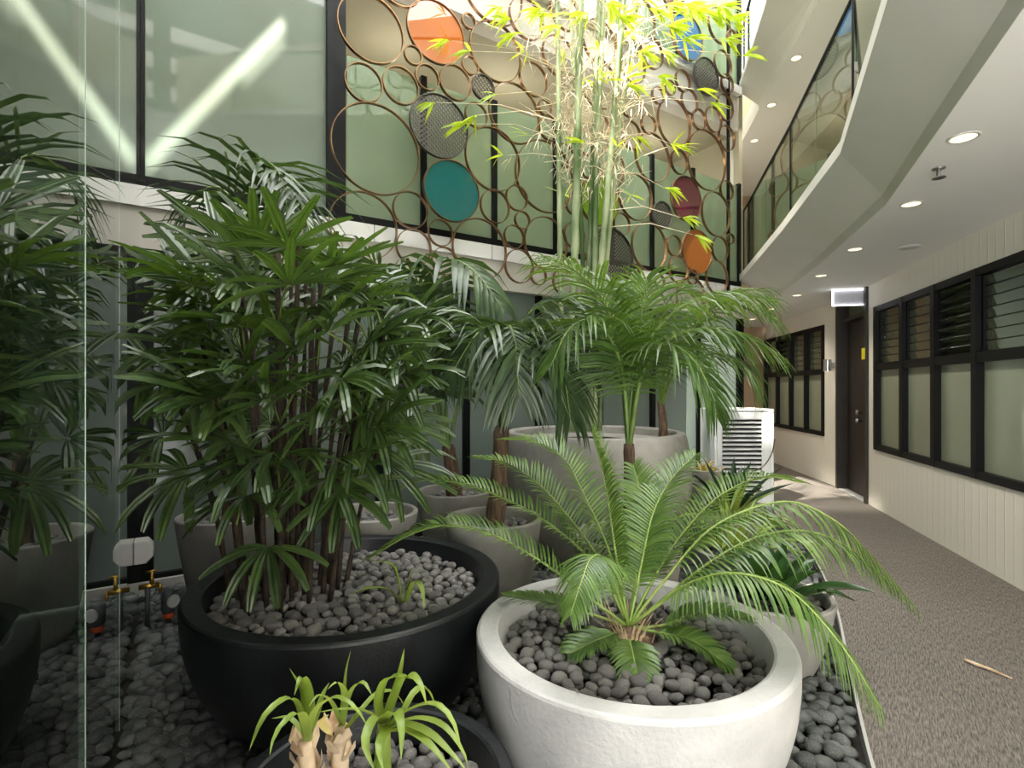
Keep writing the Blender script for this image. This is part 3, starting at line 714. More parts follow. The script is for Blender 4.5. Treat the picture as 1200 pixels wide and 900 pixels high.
# ================================================================== PEBBLES
def pebble_mesh(seed, sub=2):
    bm = bmesh.new(); bmesh.ops.create_icosphere(bm, subdivisions=sub, radius=1)
    rr = random.Random(seed); o = V((rr.random() * 50, rr.random() * 50, rr.random() * 50)); sx, sy, sz = 1, rr.uniform(.72, .92), rr.uniform(.55, .75)
    for v in bm.verts:
        k = 1 + .16 * noise.noise(v.co * 1.3 + o); v.co = V((v.co.x * k * sx, v.co.y * k * sy, v.co.z * k * sz))
    return bm
PBM = [pebble_mesh(i, 3) for i in range(8)]; PBL = [pebble_mesh(20 + i, 2) for i in range(8)]
PM = {}
for key in ('pebble', 'pebble_floor'):
    lst = []
    for b in PBM:
        me = bpy.data.meshes.new('lava_pebble'); b.to_mesh(me); me.materials.append(M[key])
        for p in me.polygons: p.use_smooth = True
        lst.append(me)
    PM[key] = lst
LOWV = [([v.co.copy() for v in b.verts], [[v.index for v in f.verts] for f in b.faces]) for b in PBL]
def scatter(test, x0, x1, y0, y1, n, dmin, seed):
    rr = random.Random(seed); grid = {}; out = []
    for _ in range(n):
        x, y = rr.uniform(x0, x1), rr.uniform(y0, y1)
        if not test(x, y): continue
        g = (int(x // dmin), int(y // dmin)); ok = True
        for i in (-1, 0, 1):
            for j in (-1, 0, 1):
                for q in grid.get((g[0] + i, g[1] + j), ()):
                    if (q[0] - x) ** 2 + (q[1] - y) ** 2 < dmin * dmin: ok = False; break
        if ok: grid.setdefault(g, []).append((x, y)); out.append((x, y))
    return out
ALLP = []   # (bed, x, y, z, scale, score)
def bed_circle(bed, c, r, z, dmin, rad, seed, dome=.02, skip=None):
    for lay, (dz, dm) in enumerate(((-.03, dmin), (0, dmin))):
        for x, y in scatter(lambda x, y: (x - c[0]) ** 2 + (y - c[1]) ** 2 < (r - rad) ** 2 and not (skip and skip(x, y)), c[0] - r, c[0] + r, c[1] - r, c[1] + r, 9000, dm, seed + lay):
            d2 = ((x - c[0]) ** 2 + (y - c[1]) ** 2) / r ** 2
            s = rad * R.uniform(.8, 1.25); zz = z + dz + dome * (1 - d2) + R.uniform(-.004, .01)
            ALLP.append([bed, x, y, zz, s, (s / y) if lay else 0])
bed_circle('white', A_, .44, .45, .039, .0245, 1)
bed_circle('black', B_, .545, .478, .042, .0265, 5)
bed_circle('small', C_, .30, .30, .046, .028, 9, skip=None)
for i, k in enumerate(('D1', 'D2', 'D3', 'D4', 'D6')):
    bed_circle(k, TALL[k][:2], .245, .525, .05, .03, 20 + i * 3)
for i, (k, c, r, z) in enumerate((('E4', E4, .235, .3), ('E3', E3, .215, .3))):
    bed_circle(k, c, r, z, .05, .028, 40 + i * 3)
POTB = [(A_, .3), (B_, .34), (C_, .2), (D5, .64), (E4, .19), (E3, .18), (E2, .18), (E5, .16), (E1, .13)] + [((x, y), .19) for x, y, _ in TALL.values()]
def edge_x(y):
    for (x0, y0), (x1, y1) in zip(EDGE, EDGE[1:]):
        if y0 <= y <= y1: return x0 + (x1 - x0) * (y - y0) / (y1 - y0)
    return -9
def in_bed(x, y):
    p = V((x, y, 0))
    if (p - F_G).dot(N_G) < .035 or (p - CORNER).dot(W_N) < .06: return False
    if x > edge_x(y) - .04: return False
    if abs(x - 2.58) < .4 and abs(y - 6.1) < .3: return False
    return all((x - c[0]) ** 2 + (y - c[1]) ** 2 > (r + .01) ** 2 for c, r in POTB)
for lay, (z, dm) in enumerate(((.012, .05), (.036, .046))):
    for x, y in scatter(in_bed, -2.7, 2.6, .45, 4.6, 60000, dm, 70 + lay):
        s = R.uniform(.024, .042) * (1.15 if x < .3 else 1)
        px, py = CX + F_PX * x / y, HY + F_PX * EYE / y
        vis = lay == 1 and ((0 < px < 285 and 695 < py < 900 and px < 215 + (py - 700) * .45) or (905 < px < 1015 and 775 < py < 905))
        ALLP.append(['floor', x, y, z + R.uniform(-.006, .008), s, (s / y * .8) if vis else 0])
INFO = {'white': ('dark lava pebble lying in the white bowl around the cycad', 'pebbles in the white bowl', 'pebble'),
        'black': ('dark lava pebble lying in the large black bowl under the lady palm', 'pebbles in the large black bowl', 'pebble'),
        'small': ('dark lava pebble lying in the small black bowl at the bottom edge', 'pebbles in the small black bowl', 'pebble'),
        'floor': ('dark basalt pebble lying loose on the ground of the planting bed', 'pebbles on the ground', 'pebble_floor')}
SINGLE = {k: 0 for k in INFO}
cand = sorted([a for a in ALLP if a[0] in INFO and a[5] > 0], key=lambda a: -a[5])
quota = {'white': 170, 'black': 65, 'small': 35, 'floor': 30}
chosen = []
for a in cand:
    if SINGLE[a[0]] < quota[a[0]]: SINGLE[a[0]] += 1; chosen.append(a); a.append('single')
for a in chosen:
    lb, gp, key = INFO[a[0]]
    o = bpy.data.objects.new('lava_pebble', R.choice(PM[key])); COL.objects.link(o)
    o.location = (a[1], a[2], a[3]); o.scale = (a[4],) * 3; o.rotation_euler = (R.uniform(-.4, .4), R.uniform(-.4, .4), R.uniform(0, 6.28))
    tag(o, lb, 'pebble', gp)
beds = {}
for a in ALLP:
    if len(a) > 6: continue
    mb = beds.setdefault(a[0], MB()); vs, fs = R.choice(LOWV)
    rot = Matrix.Rotation(R.uniform(0, 6.28), 3, 'Z') @ Matrix.Rotation(R.uniform(-.4, .4), 3, 'X'); c = V((a[1], a[2], a[3]))
    mb.add([c + rot @ (v * a[4]) for v in vs], fs)
BL = {'white': 'bed of dark pebbles filling the white bowl', 'black': 'bed of dark pebbles filling the large black bowl', 'small': 'bed of dark pebbles filling the small black bowl',
      'floor': 'dark pebbles covering the ground between the pots', 'D1': 'dark pebbles in the grey pot by the glass screen', 'D2': 'dark pebbles in the grey pot behind the lady palm',
      'D3': 'dark pebbles in the grey pot nearest the back wall', 'D4': 'dark pebbles in the grey pot before the big round planter', 'D6': 'dark pebbles in the grey pot behind the white bowl',
      'E4': 'dark pebbles in the pot of the broad-leaved bromeliad', 'E3': 'dark pebbles in the pot of the strappy plant'}
for k, mb in beds.items():
    o = mb.build('pebbles', M['pebble_floor' if k == 'floor' else 'pebble'], smooth=True); tag(o, BL[k], 'pebbles', kind='stuff')

# ================================================================== PLANTS
def frond(ctrl, n, Lf, wid, mleaf, mrach, parent, droop=.25, ang=(65, 30), vee=.35, s0=.28, rad=.007, segs=4, jit=.06, side_ref=None, name='frond', fold=.35, clampit=True):
    pts, ln = catmull(ctrl, 42)
    head = pts[-1] - pts[0]; head.z = 0
    if side_ref is not None: S = V(side_ref).normalized()
    else: S = head.cross(Z).normalized() if head.length > .02 else V((1, 0, 0))
    lf = MB(); ra = MB()
    ra.tube(pts, [rad * (1 - .75 * i / 41) for i in range(42)], 6)
    for i in range(n):
        s = s0 + (1 - s0) * (i + .5) / n; k = s * 41; j = min(40, int(k)); p = pts[j].lerp(pts[j + 1], k - j)
        T = (pts[min(j + 2, 41)] - pts[max(j - 1, 0)]).normalized(); Sx = (S - T * S.dot(T)).normalized(); U = Sx.cross(T)
        u = (i + .5) / n
        prof = (min(1, (u + .12) / .3)) ** .7 * (1 if u < .55 else max(.3, 1 - ((u - .55) / .45) ** 1.6 * .7))
        for sg in (-1, 1):
            a = math.radians(ang[0] + (ang[1] - ang[0]) * u + R.uniform(-1, 1) * 60 * jit); v = vee + R.uniform(-1, 1) * jit
            D = (T * math.cos(a) + (Sx * sg * math.cos(v) + U * math.sin(v)) * math.sin(a)).normalized()
            l = Lf * prof * R.uniform(.92, 1.06); w = wid * (.7 + .3 * prof)
            c = []; q = p.copy(); dd = D.copy()
            for m_ in range(segs + 1):
                c.append(q.copy()); dd = (dd + V((0, 0, -1)) * droop / segs * (1 + m_ * .5) * R.uniform(.7, 1.3)).normalized(); q = q + dd * l / segs
            W_ = (T - D * T.dot(D)).normalized(); ws = [w * x for x in ((.45, 1, .9, .6, .06) if segs == 4 else (.5, 1, .7, .06))]
            lf.blade(c, ws, W_, fold, W_.cross(D) if W_.cross(D).dot(U) > 0 else -W_.cross(D))
    if clampit: lf.map(clamp_pt); ra.map(clamp_pt)
    o = ra.build(name, mrach, parent, smooth=True); q = lf.build('leaflets', mleaf, o, smooth=True); q.location = (0, 0, 0)
    return o
def pp(lst): return [P(*a) for a in lst]

# ---- cycad in the white bowl
cyc = thing('cycad', 'feathery green cycad spreading from the white bowl in front', 'plant', (A_[0], A_[1], .45))
m = MB(); cb_ = V((A_[0] + .005, A_[1] + .01, .45)); m.lathe([(.07, -.03), (.085, .01), (.08, .045), (.055, .07), (0, .08)], 20, cb_); m.build('trunk_base', M['bark'], cyc, smooth=True)
m = MB()
for k in range(46):
    a = R.uniform(0, 6.28); r = R.uniform(.03, .08); d = V((math.cos(a), math.sin(a), 0)); p = cb_ + d * r + Z * .03
    m.blade([p, p + d * .015 + Z * .05, p + d * .045 + Z * R.uniform(.07, .11)], [.014, .01, .001], V((-d.y, d.x, 0)), .2)
m.build('cataphylls', M['dry'], cyc)
B0 = (737, 735, 1.835)
CY = [
 [B0, (690, 700, 1.84), (637, 660, 1.86), (580, 628, 1.88), (525, 616, 1.9), (480, 627, 1.92), (432, 655, 1.95)],
 [B0, (700, 665, 1.9), (635, 608, 1.98), (565, 574, 2.05), (500, 562, 2.1), (462, 577, 2.12)],
 [B0, (705, 660, 1.92), (655, 592, 2.05), (622, 560, 2.1), (588, 541, 2.16), (556, 536, 2.2)],
 [B0, (715, 650, 1.9), (682, 575, 2.0), (660, 537, 2.06), (625, 517, 2.1), (590, 515, 2.15)],
 [B0, (722, 650, 1.86), (712, 585, 1.9), (703, 540, 1.9), (694, 505, 1.86)],
 [B0, (752, 660, 1.9), (766, 600, 1.98), (788, 560, 2.05), (816, 532, 2.1)],
 [B0, (765, 680, 1.88), (800, 625, 1.95), (845, 580, 2.02), (895, 559, 2.08), (940, 566, 2.1)],
 [B0, (775, 685, 1.84), (835, 618, 1.86), (915, 588, 1.84), (972, 606, 1.78), (1018, 648, 1.7), (1074, 713, 1.62)],
 [B0, (780, 700, 1.82), (830, 660, 1.8), (885, 630, 1.78), (942, 622, 1.74), (995, 642, 1.69), (1050, 690, 1.64)],
 [B0, (770, 710, 1.8), (812, 682, 1.72), (862, 672, 1.64), (925, 692, 1.56), (985, 755, 1.47), (1032, 830, 1.4)],
 [B0, (722, 690, 1.76), (706, 654, 1.66), (692, 655, 1.56), (680, 685, 1.48), (668, 722, 1.44)],
 [B0, (738, 752, 1.76), (742, 768, 1.69), (748, 796, 1.62)],
 [B0, (716, 744, 1.78), (696, 752, 1.74), (668, 766, 1.7)],
 [B0, (775, 733, 1.81), (825, 719, 1.76), (880, 727, 1.72)],
 [B0, (775, 742, 1.77), (812, 752, 1.72), (856, 782, 1.65)],
 [B0, (700, 722, 1.87), (650, 707, 1.94), (590, 698, 2.02)],
 [B0, (748, 650, 1.95), (752, 590, 2.05), (742, 545, 2.12)],
 [B0, (778, 660, 1.93), (822, 622, 2.02), (872, 608, 2.1), (915, 618, 2.15)],
]
for i, c in enumerate(CY):
    small = i in (11, 12, 13, 14, 15)
    frond(pp(c), 34 if small else 52, (.10 if small else .19 if i in (7, 8, 9) else .15), .0095 if not small else .012, M['cycad'], M['cycad_rachis'], cyc, droop=.34 if i not in (7, 8, 9, 10) else .8, ang=(68, 44), vee=.45 if i not in (7, 8, 9, 10) else .05,
          s0=.22 if not small else .3, rad=.006, segs=4, jit=.05)

# ---- kentia palms
def palm(name_label, base, trunk_top, tr, fr_list, mleaf=None, Lf=.36, n=22, wid=.03, droop=.7, s0=.33, trunk_r=.035):
    t = thing('kentia_palm', name_label, 'plant', base)
    pts, _ = catmull([V(base), V(base).lerp(V(trunk_top), .5) + V((.01, 0, 0)), V(trunk_top)], 14)
    m = MB(); m.tube(pts, [trunk_r * (1.25 - .35 * i / 13 + (.08 if i % 3 == 0 else 0)) for i in range(14)], 14); m.build('trunk', M['bark'], t, smooth=True)
    for c in fr_list:
        frond(pp(c), n, Lf, wid, mleaf or M['kentia'], M['petiole'], t, droop=droop, ang=(70, 35), vee=.15, s0=s0, rad=.0145, segs=4, jit=.09, fold=.3)
    return t
k3 = (735, 560, 2.73)
palm('bright green palm standing directly behind the cycad', V((.595, 2.73, .5)), P(737, 520, 2.73), 0, [
 [(737, 525, 2.73), (741, 450, 2.72), (750, 380, 2.66), (757, 325, 2.58)],
 [(737, 525, 2.73), (730, 430, 2.72), (708, 355, 2.68), (675, 318, 2.62), (635, 300, 2.55)],
 [(737, 525, 2.73), (728, 430, 2.7), (700, 378, 2.6), (668, 385, 2.5), (645, 430, 2.45)],
 [(737, 525, 2.73), (752, 420, 2.7), (790, 365, 2.66), (845, 345, 2.6), (905, 350, 2.55)],
 [(737, 525, 2.73), (756, 430, 2.68), (800, 390, 2.6), (858, 388, 2.5), (912, 415, 2.45)],
 [(737, 525, 2.73), (752, 440, 2.65), (782, 405, 2.5), (815, 425, 2.4), (838, 470, 2.36)],
 [(737, 525, 2.73), (728, 440, 2.8), (712, 370, 2.9), (720, 330, 3.0), (735, 340, 3.05)],
 ], mleaf=M['kentia_lit'], Lf=.42, n=34, wid=.016, droop=.6, s0=.3, trunk_r=.03)
palm('dark kentia palm with drooping fan in the middle, right of the lady palm', V((-.107, 3.1, .52)), P(588, 500, 3.1), 0, [
 [(588, 505, 3.1), (585, 420, 3.08), (576, 383, 3.0), (556, 395, 2.92), (528, 440, 2.88)],
 [(588, 505, 3.1), (589, 420, 3.0), (596, 382, 2.88), (604, 405, 2.78), (608, 465, 2.74)],
 [(588, 505, 3.1), (600, 410, 3.1), (635, 372, 3.1), (672, 388, 3.1), (697, 440, 3.1)],
 [(588, 505, 3.1), (602, 400, 3.15), (632, 358, 3.2), (668, 355, 3.2), (700, 385, 3.2)],
 [(588, 505, 3.1), (575, 420, 3.15), (555, 375, 3.2), (522, 385, 3.2), (492, 430, 3.2)],
 [(588, 505, 3.1), (610, 430, 3.0), (640, 410, 2.9), (660, 440, 2.85), (668, 490, 2.8)],
 ], Lf=.50, n=26, wid=.030, droop=.75, trunk_r=.046)
palm('tall kentia palm by the back wall with bluish drooping frond', V((-.426, 3.92, .52)), P(525, 522, 3.92), 0, [
 [(525, 525, 3.92), (520, 430, 3.9), (510, 345, 3.8), (520, 306, 3.65), (552, 315, 3.5), (590, 362, 3.4)],
 [(525, 525, 3.92), (508, 420, 3.9), (492, 335, 3.8), (468, 313, 3.7), (440, 335, 3.6)],
 [(525, 525, 3.92), (505, 450, 3.9), (478, 405, 3.8), (450, 425, 3.7)],
 [(525, 525, 3.92), (545, 440, 3.9), (562, 400, 3.8), (578, 430, 3.7)],
 [(525, 525, 3.92), (480, 400, 3.8), (440, 310, 3.65), (412, 298, 3.6), (390, 330, 3.55)],
 ], Lf=.56, n=22, wid=.046, droop=.85, trunk_r=.05)
palm('kentia palm behind the lady palm, its fronds arching above it', V((-1.704, 3.184, .52)), P(270, 520, 3.18), 0, [
 [(270, 525, 3.18), (283, 400, 3.15), (291, 300, 3.1), (294, 225, 3.05), (306, 190, 2.98), (328, 205, 2.9), (338, 255, 2.85)],
 [(270, 525, 3.18), (274, 380, 3.15), (278, 270, 3.1), (262, 222, 3.05), (228, 232, 3.0), (206, 300, 2.98)],
 [(270, 525, 3.18), (298, 380, 3.15), (318, 250, 3.1), (338, 208, 3.0), (358, 255, 2.9), (375, 320, 2.85)],
 [(270, 525, 3.18), (250, 420, 3.1), (225, 345, 3.0), (195, 318, 2.9), (165, 325, 2.85)],
 [(270, 525, 3.18), (300, 420, 3.2), (340, 340, 3.2), (380, 330, 3.2), (410, 370, 3.2)],
 ], Lf=.56, n=30, wid=.025, droop=.65, trunk_r=.035)
palm('palm rising from the back right of the large round planter', V((1.17, 4.1, .92)), P(774, 470, 4.15), 0, [
 [(774, 480, 4.15), (782, 420, 4.1), (810, 372, 4.0), (850, 345, 3.9), (898, 338, 3.8)],
 [(774, 480, 4.15), (785, 430, 4.1), (815, 395, 4.0), (855, 395, 3.9), (885, 430, 3.8)],
 [(774, 480, 4.15), (770, 420, 4.1), (750, 380, 4.0), (715, 385, 3.95), (690, 430, 3.9)],
 [(774, 480, 4.15), (782, 440, 4.0), (805, 425, 3.9), (828, 450, 3.85), (840, 490, 3.8)],
 [(774, 480, 4.15), (775, 410, 4.2), (780, 360, 4.2), (800, 340, 4.2), (830, 350, 4.15)],
 [(774, 480, 4.15), (790, 420, 4.0), (830, 365, 3.8), (872, 352, 3.65), (915, 378, 3.55)],
 [(774, 480, 4.15), (792, 435, 4.0), (832, 415, 3.85), (868, 425, 3.75), (890, 462, 3.7)],
 ], mleaf=M['kentia_lit'], Lf=.46, n=26, wid=.022, droop=.7, trunk_r=.03)

# ---- rhapis (lady palm) in the large black bowl
rh = thing('lady_palm', 'dense lady palm with many dark canes and fan leaves in the black bowl', 'plant', (-.95, 2.25, .48))
RB = V((-.93, 2.2, .46)); canes = []
for k in range(30):
    a = k * 2.4; r = .20 * math.sqrt((k + .5) / 30); b = RB + V((r * math.cos(a) * 1.15, r * math.sin(a), 0))
    h = R.uniform(.75, 1.45); lean = V((math.cos(a), math.sin(a) * .7, 0)) * r * R.uniform(.5, 1.6)
    c, _ = catmull([b, b + Z * h * .5 + lean * .35, b + Z * h + lean], 12); canes.append(c)
    m = MB(); m.tube(c, [.0085 + (.003 if i % 2 else 0) for i in range(12)], 8); m.map(clamp_pt); m.build('cane', M['cane_dark'], rh, smooth=True)
def fan_leaf(hub, axis, nrm, k, Lr, w, spread, parent, src, mleaf, droop=.35):
    axis = axis.normalized(); nrm = (nrm - axis * nrm.dot(axis)).normalized(); sd = axis.cross(nrm)
    lf = MB()
    for i in range(k):
        th = spread * ((i + .5) / k - .5) + R.uniform(-.06, .06); D = (axis * math.cos(th) + sd * math.sin(th) + nrm * R.uniform(-.05, .22)).normalized()
        l = Lr * (1 - .18 * abs(th) / (spread / 2)) * R.uniform(.88, 1.1); Wd = nrm.cross(D).normalized(); q = hub + D * .01; dd = D.copy(); c = []; dr_ = droop * R.uniform(.4, 1.5)
        for j in range(6):
            c.append(q.copy()); dd = (dd - Z * dr_ / 6 * (1 + j * .35)).normalized(); q = q + dd * l / 5
        ws = [w * x for x in (.25, .75, 1, 1, .92, .55)]
        ups = nrm
        # two pleats: build as two blades side by side sharing an edge
        for sg in (-1, 1):
            cc = [p + Wd * sg * ww * .25 for p, ww in zip(c, ws)]
            lf.blade(cc, [x / 2 for x in ws], Wd, .6, ups)
    lf.map(clamp_pt)
    mid = src.lerp(hub, .5) + Z * .04; pt, _ = catmull([src, mid, hub], 8)
    pm = MB(); pm.tube(pt, [.005, .0045, .004, .004, .004, .0035, .0035, .003], 5); pm.map(clamp_pt)
    o = lf.build('leaf', mleaf, parent); q = pm.build('leaf_stalk', M['petiole'], o, smooth=True); q.location = (0, 0, 0)
SPEC = [(228, 457, 1.80), (220, 555, 1.95), (270, 545, 1.85), (180, 430, 2.0), (190, 510, 2.05), (240, 390, 1.95), (395, 540, 1.8), (330, 300, 2.1), (395, 330, 2.05), (300, 345, 1.95), (345, 410, 1.75), (430, 410, 1.95),
        (460, 450, 2.1), (400, 445, 1.75), (470, 390, 2.2), (285, 430, 1.8), (370, 490, 1.75), (440, 500, 1.9), (215, 340, 2.15), (265, 315, 2.2), (365, 360, 1.9), (425, 350, 2.2), (320, 530, 1.8), (290, 580, 1.85), (315, 640, 2.0),
        (350, 290, 2.3), (305, 280, 2.2), (480, 500, 2.25), (455, 545, 2.1), (250, 470, 1.75), (310, 470, 1.72), (215, 410, 1.95), (340, 335, 1.8), (385, 390, 1.78)]
hubs = [P(*s) for s in SPEC]
hubs += [P(*q) for q in [(275, 520, 1.8), (300, 545, 1.78), (385, 560, 1.85), (400, 575, 1.9), (360, 535, 1.75), (430, 470, 1.85), (450, 500, 2.0), (470, 440, 2.1), (195, 450, 1.95), (415, 530, 1.9), (300, 440, 1.72), (300, 300, 2.0), (395, 312, 1.95), (280, 330, 1.9)]]
while len(hubs) < 112:
    px, py = R.gauss(335, 85), R.gauss(420, 85)
    if ((px - 335) / 155) ** 2 + ((py - 405) / 150) ** 2 > 1: continue
    hubs.append(P(px, py, R.uniform(1.8, 2.6)))
for h in hubs:
    h = clamp_pt(h, .05)
    best = min(canes, key=lambda c: min((q - h).length + max(0, q.z - h.z + .05) for q in c)); src = min(best, key=lambda q: (q - h).length + max(0, q.z - h.z + .1) * 2)
    out = h - (RB + Z * (h.z - RB.z)); out.z = 0
    if out.length < .02: out = V((R.uniform(-1, 1), R.uniform(-1, 1), 0))
    out.normalize(); up = (h.z - 1.3) / .6
    axis = out + Z * (.22 + .6 * up + R.uniform(-.35, .3)) + V((R.uniform(-.35, .35), R.uniform(-.35, .35), 0))
    nrm = Z + out * .1 + V((R.uniform(-.3, .3), R.uniform(-.3, .3), 0)) - V((0, R.uniform(.2, .5) + max(0, .6 - up * .5) * .7, 0))
    fan_leaf(h, axis, nrm, R.choice((6, 7, 8)), R.uniform(.22, .30), R.uniform(.030, .038), R.uniform(3.0, 4.2), rh, src, M['rhapis'], droop=R.uniform(.25, .75) * (1 if h.z < 1.75 else .4))

# ---- strap plant in the small black bowl
def strap(parent, ctrl, w, m, name='leaf', fold=.45, ref=None):
    pts, ln = catmull(ctrl, 14); mb = MB(); sd = []
    hd = pts[-1] - pts[0]; hd.z = 0
    S = (hd.cross(Z)).normalized() if hd.length > .01 else V((1, 0, 0))
    if ref is not None: S = V(ref).normalized()
    ws = [w * (.75 + .25 * min(1, i / 4)) * (1 if i < 7 else max(.04, 1 - ((i - 7) / 6.2) ** 1.5)) for i in range(14)]
    ups = []
    for i in range(14):
        T = (pts[min(i + 1, 13)] - pts[max(i - 1, 0)]).normalized(); u = S.cross(T); ups.append(u if u.z > -.2 else -u)
    mb.blade(pts, ws, S, fold, ups); return mb.build(name, m, parent, smooth=True)
cr = thing('spider_lily', 'yellow-green strap-leaved plant with papery stems in the small black bowl', 'plant', (C_[0], C_[1], .33))
stems = [((360, 925, 1.24), (358, 868, 1.24)), ((397, 925, 1.28), (400, 850, 1.28)), ((447, 930, 1.22), (450, 842, 1.22))]
for i, (b, tp) in enumerate(stems):
    pts, _ = catmull([P(*b), P(*b).lerp(P(*tp), .5), P(*tp)], 10)
    m = MB(); m.tube(pts, [(.026 if i < 2 else .024) * (1 - .045 * k) for k in range(10)], 12); m.build('stem', M['dry'] if i < 2 else M['crinum'], cr, smooth=True)
    if i < 2:
        m = MB()
        for k in range(14):
            a = R.uniform(0, 6.28); p = P(*b).lerp(P(*tp), R.uniform(.1, .9)); dd = V((math.cos(a), math.sin(a), 0))
            m.blade([p + dd * .02, p + dd * .034 + Z * .02, p + dd * R.uniform(.03, .05) + Z * .05], [.025, .03, .006], V((-dd.y, dd.x, 0)), .3)
        m.build('husk', M['dry'], cr)
ST = [([(360, 870, 1.24), (355, 835, 1.23), (352, 810, 1.22), (339, 783, 1.2)], .03), ([(360, 870, 1.24), (362, 830, 1.24), (357, 800, 1.23), (352, 795, 1.2), (345, 815, 1.18)], .03),
 ([(357, 868, 1.23), (348, 828, 1.2), (335, 820, 1.15), (310, 840, 1.1), (292, 880, 1.08)], .026), ([(360, 868, 1.22), (370, 835, 1.15), (392, 818, 1.08), (415, 828, 1.05), (430, 850, 1.05)], .024),
 ([(362, 868, 1.22), (352, 838, 1.12), (335, 845, 1.06), (322, 862, 1.04), (316, 885, 1.02)], .026), ([(400, 852, 1.28), (405, 815, 1.28), (407, 785, 1.28), (411, 763, 1.28)], .026),
 ([(400, 852, 1.28), (403, 815, 1.26), (395, 800, 1.24), (384, 808, 1.22)], .024), ([(400, 852, 1.28), (412, 812, 1.26), (425, 800, 1.24), (436, 815, 1.22)], .024),
 ([(450, 845, 1.22), (445, 825, 1.21), (452, 800, 1.2), (466, 793, 1.18), (484, 796, 1.15)], .032), ([(450, 845, 1.22), (460, 820, 1.22), (470, 793, 1.21), (474, 760, 1.2)], .034),
 ([(455, 845, 1.22), (468, 805, 1.2), (480, 792, 1.16), (492, 802, 1.12), (500, 826, 1.1)], .03), ([(455, 850, 1.2), (480, 832, 1.14), (510, 826, 1.08), (530, 845, 1.05), (541, 882, 1.03)], .022),
 ([(455, 855, 1.2), (475, 850, 1.12), (505, 862, 1.06), (535, 890, 1.02), (548, 905, 1.0)], .026), ([(455, 858, 1.2), (480, 858, 1.1), (505, 875, 1.03), (530, 905, 1.0)], .028),
 ([(450, 850, 1.22), (430, 835, 1.14), (400, 832, 1.08), (372, 835, 1.05)], .022), ([(452, 845, 1.2), (440, 842, 1.12), (428, 870, 1.06), (440, 905, 1.05)], .026),
 ([(405, 855, 1.27), (420, 838, 1.24), (440, 815, 1.3), (462, 812, 1.34), (478, 835, 1.36)], .022), ([(360, 868, 1.24), (340, 843, 1.26), (318, 842, 1.26)], .018)]
ST += [([(450, 850, 1.22), (452, 860, 1.12), (444, 875, 1.06), (450, 905, 1.04)], .03), ([(452, 850, 1.22), (470, 840, 1.2), (486, 812, 1.24), (500, 808, 1.28), (512, 832, 1.3)], .026), ([(455, 850, 1.22), (490, 843, 1.16), (520, 852, 1.1), (542, 880, 1.06), (549, 900, 1.05)], .022),
 ([(360, 870, 1.24), (372, 838, 1.26), (380, 812, 1.28), (386, 800, 1.3)], .024), ([(400, 852, 1.28), (388, 825, 1.24), (374, 815, 1.2), (362, 828, 1.17)], .02), ([(448, 850, 1.22), (462, 835, 1.12), (470, 850, 1.06), (470, 890, 1.03)], .03)]
for c, w in ST: strap(cr, pp(c), w * .86, M['crinum'])
for c in ([(382, 838, 1.2), (376, 846, 1.19), (384, 858, 1.18), (389, 862, 1.17)],): strap(cr, pp(c), .018, M['brom_pale'], 'withered_leaf')
# sprout in the large black bowl
sprout = thing('lily_sprout', 'small three-leaved green sprout among pebbles in the large black bowl', 'plant', PZ(470, 705, .5))
for c in ([(470, 706, 2.05), (466, 680, 2.05), (458, 662, 2.05), (432, 658, 2.05)], [(470, 706, 2.05), (455, 692, 2.0), (432, 690, 1.95), (408, 698, 1.9)], [(474, 706, 2.05), (480, 680, 2.05), (483, 668, 2.05), (487, 660, 2.05)], [(476, 706, 2.05), (486, 682, 2.0), (494, 690, 1.95), (497, 715, 1.92)]):
    strap(sprout, pp(c), .024, M['crinum'])

# ---- rosettes along the carpet
def rosette(label, name, c, n, Lr, w, mleaf, lift=(.35, 1.2), droop=.6, h0=0):
    t = thing(name, label, 'plant', c)
    for i in range(n):
        a = i * 2.39996 + R.uniform(-.2, .2); u = i / n; d = V((math.cos(a), math.sin(a), 0)); el = lift[0] + (lift[1] - lift[0]) * u
        p = V(c) + d * .02; dd = (d * math.cos(el) + Z * math.sin(el)).normalized(); l = Lr * (1 - .35 * u) * R.uniform(.88, 1.1); q = p.copy(); pts = []
        for j in range(6):
            pts.append(q.copy()); dd = (dd - Z * droop * (1 - .6 * u) / 6 * (1 + j * .4)).normalized(); q = q + dd * l / 5
        strap(t, pts, w * (1 - .3 * u), mleaf, fold=.5, ref=V((-d.y, d.x, 0)))
    return t
rosette('dark glossy broad-leaved bromeliad at the edge of the carpet', 'bromeliad', (E4[0], E4[1], .3), 17, .44, .125, M['brom_dark'], (.4, 1.35), .5)
rosette('yellow-green strappy bromeliad between the cycad fronds and the carpet', 'bromeliad', (E3[0], E3[1], .3), 20, .52, .055, M['brom_yel'], (.5, 1.3), .75)
rosette('yellow-green bromeliad rosette in front of the dark agave', 'bromeliad', (E5[0], E5[1], .36), 24, .52, .055, M['brom_yel'], (.45, 1.35), .8)
rosette('dark spiky agave standing before the white louvred cooler', 'agave', (E2[0], E2[1], .36), 14, .55, .085, M['agave'], (.55, 1.45), .12)
ag = bpy.data.objects['agave']; m = MB(); tp_, _ = catmull(pp([(884, 552, 4.2), (896, 545, 4.25), (905, 530, 4.3), (908, 514, 4.3)]), 12); m.tube(tp_, .005, 6); m.build('dry_stalk', M['bark'], ag, smooth=True)
rosette('pale yellow spiky plant in the small pot beside the large planter', 'spiky_plant', (E1[0], E1[1], .52), 14, .24, .035, M['brom_pale'], (.6, 1.45), .2)

